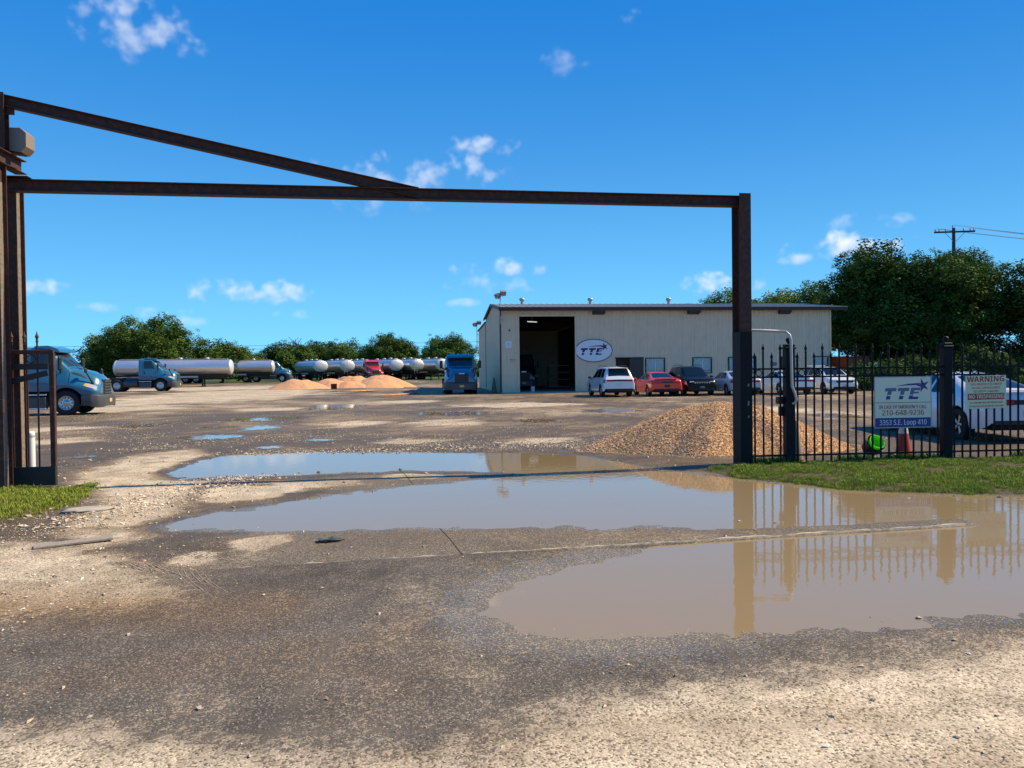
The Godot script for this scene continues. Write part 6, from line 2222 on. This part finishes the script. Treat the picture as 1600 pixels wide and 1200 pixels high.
func make_litter() -> void:
	var a := Vector3(-4.45, 0, -7.12)
	var b := Vector3(-3.9, 0, -7.42)
	var pl := thing("plank", "flat grey wooden board lying on the gravel in the foreground", "board", (a + b) * 0.5 + Vector3(0, 0.012, 0), -atan2(b.z - a.z, b.x - a.x))
	slab(Vector3(0, 0.016, 0), Vector3(0.66, 0.022, 0.15), 0.004, "board", M.plank_wood, pl, Basis(Vector3.BACK, 0.03))
	var sc := thing("plastic_scrap", "flattened dark plastic scrap on the concrete apron", "scrap", Vector3(-1.75, 0.012, -7.27), 0.4)
	var sb := B.new()
	var rows := []
	for j in 7:
		var row := []
		for k in 9:
			var u := k / 8.0 - 0.5
			var w := j / 6.0 - 0.5
			row.append(Vector3(u * 0.22, 0.012 + 0.02 * nz.get_noise_2d(u * 60.0, w * 60.0) + 0.008 * sin(u * 11.0), w * 0.15 * (1.0 - 0.7 * u * u)))
		rows.append(row)
	sb.grid(rows)
	part(sb, "sheet", M.bumper_grey, sc)
	var sb2 := B.new()
	sb2.tube([Vector3(-0.13, 0.01, 0.05), Vector3(-0.04, 0.022, 0.075), Vector3(0.06, 0.014, 0.07), Vector3(0.13, 0.008, 0.03)], 0.008, 6)
	part(sb2, "rolled_edge", M.black_trim, sc)
	var ps := thing("broken_slab", "pale broken concrete slab at the grass edge", "slab", Vector3(-5.05, 0.0, -9.05), 0.5)
	part(rock_mesh(0.5, 0.05, 0.22, 77), "slab", M.concrete, ps)
	# front edge of the concrete apron, chipped
	var e := B.new()
	var top := []
	var front := []
	for k in 330:
		var x := -2.35 + k * 0.0212
		var z := lip_z(x)
		var y := 0.012 + 0.006 * nz.get_noise_2d(x * 90.0, 5.0)
		top.append([Vector3(x, y - 0.003, z - 0.03 - 0.05 * nz.get_noise_2d(x * 40.0, 9.0)), Vector3(x, y, z + 0.012 * nz.get_noise_2d(x * 150.0, 1.0))])
		front.append([Vector3(x, y, z + 0.012 * nz.get_noise_2d(x * 150.0, 1.0)), Vector3(x, -0.05, z + 0.025)])
	e.grid(top)
	e.grid(front)
	structure(e, "apron_edge", M.apron_concrete, "chipped pale edge of the concrete apron along the gutter")
	for q in [[Vector3(-1.88, 0, -12.71), Vector3(-1.44, 0, -11.0), "joint across the apron between the two puddles"], [Vector3(-0.76, 0, -7.89), Vector3(-0.45, 0, -6.66), "joint across the front strip of the apron"]]:
		var j := B.new()
		var pts := []
		var side: Vector3 = (q[1] - q[0]).cross(Vector3.UP).normalized() * 0.007
		for k in 21:
			var p: Vector3 = q[0].lerp(q[1], k / 20.0)
			p.y = gh(p.x, p.z) + 0.002
			pts.append([p + side, p + side * 0.4 + Vector3(0, 0.003, 0), p - side * 0.4 + Vector3(0, 0.003, 0), p - side])
		j.grid(pts, true)
		structure(j, "expansion_joint", M.pole_wood, q[2])
	# ruts pressed into the mud by a turning tyre
	var tb := B.new()
	for q in [[-3.6, -6.7, 0.5, 12, 0.055], [-2.85, -6.35, 0.75, 6, 0.06], [-3.25, -7.0, 0.42, 8, 0.07]]:
		for k in q[3]:
			var path := []
			var rad := []
			var len_ := rng.randf_range(0.45, 0.95)
			for s in 12:
				var u := s / 11.0
				var x: float = q[0] + k * q[4] + (u * 0.42 + u * u * 0.2) * len_
				var z: float = q[1] + k * 0.02 + u * 0.75 * len_ * q[2] * 1.6
				path.append(Vector3(x, gh(x, z) - 0.004, z))
				rad.append(0.004 + 0.009 * abs(nz.get_noise_2d(u * 60.0, k * 31.0 + q[0] * 7.0)) * 2.0 * sin(PI * clamp(u, 0.05, 0.95)))
			tb.tube(path, rad, 6, false)
	var o := part(tb, "tyre_ruts", M.rut_mud, self)
	tag(o, "curved tyre ruts in the mud near the grey board", "tyre ruts", "", "stuff")


func _ready() -> void:
	rng.seed = 4711
	nz.seed = 3
	nz.frequency = 0.06
	nz.fractal_octaves = 4
	nz2.seed = 8
	nz2.frequency = 0.06
	nz2.fractal_octaves = 5
	set_camera()
	set_light()
	make_materials()
	make_ground()
	make_water()
	make_gate()
	make_fence()
	make_building()
	make_trees()
	make_heaps()
	make_vehicles()
	make_poles()
	make_grass()
	make_stones()
	make_yard_stones()
	make_litter()
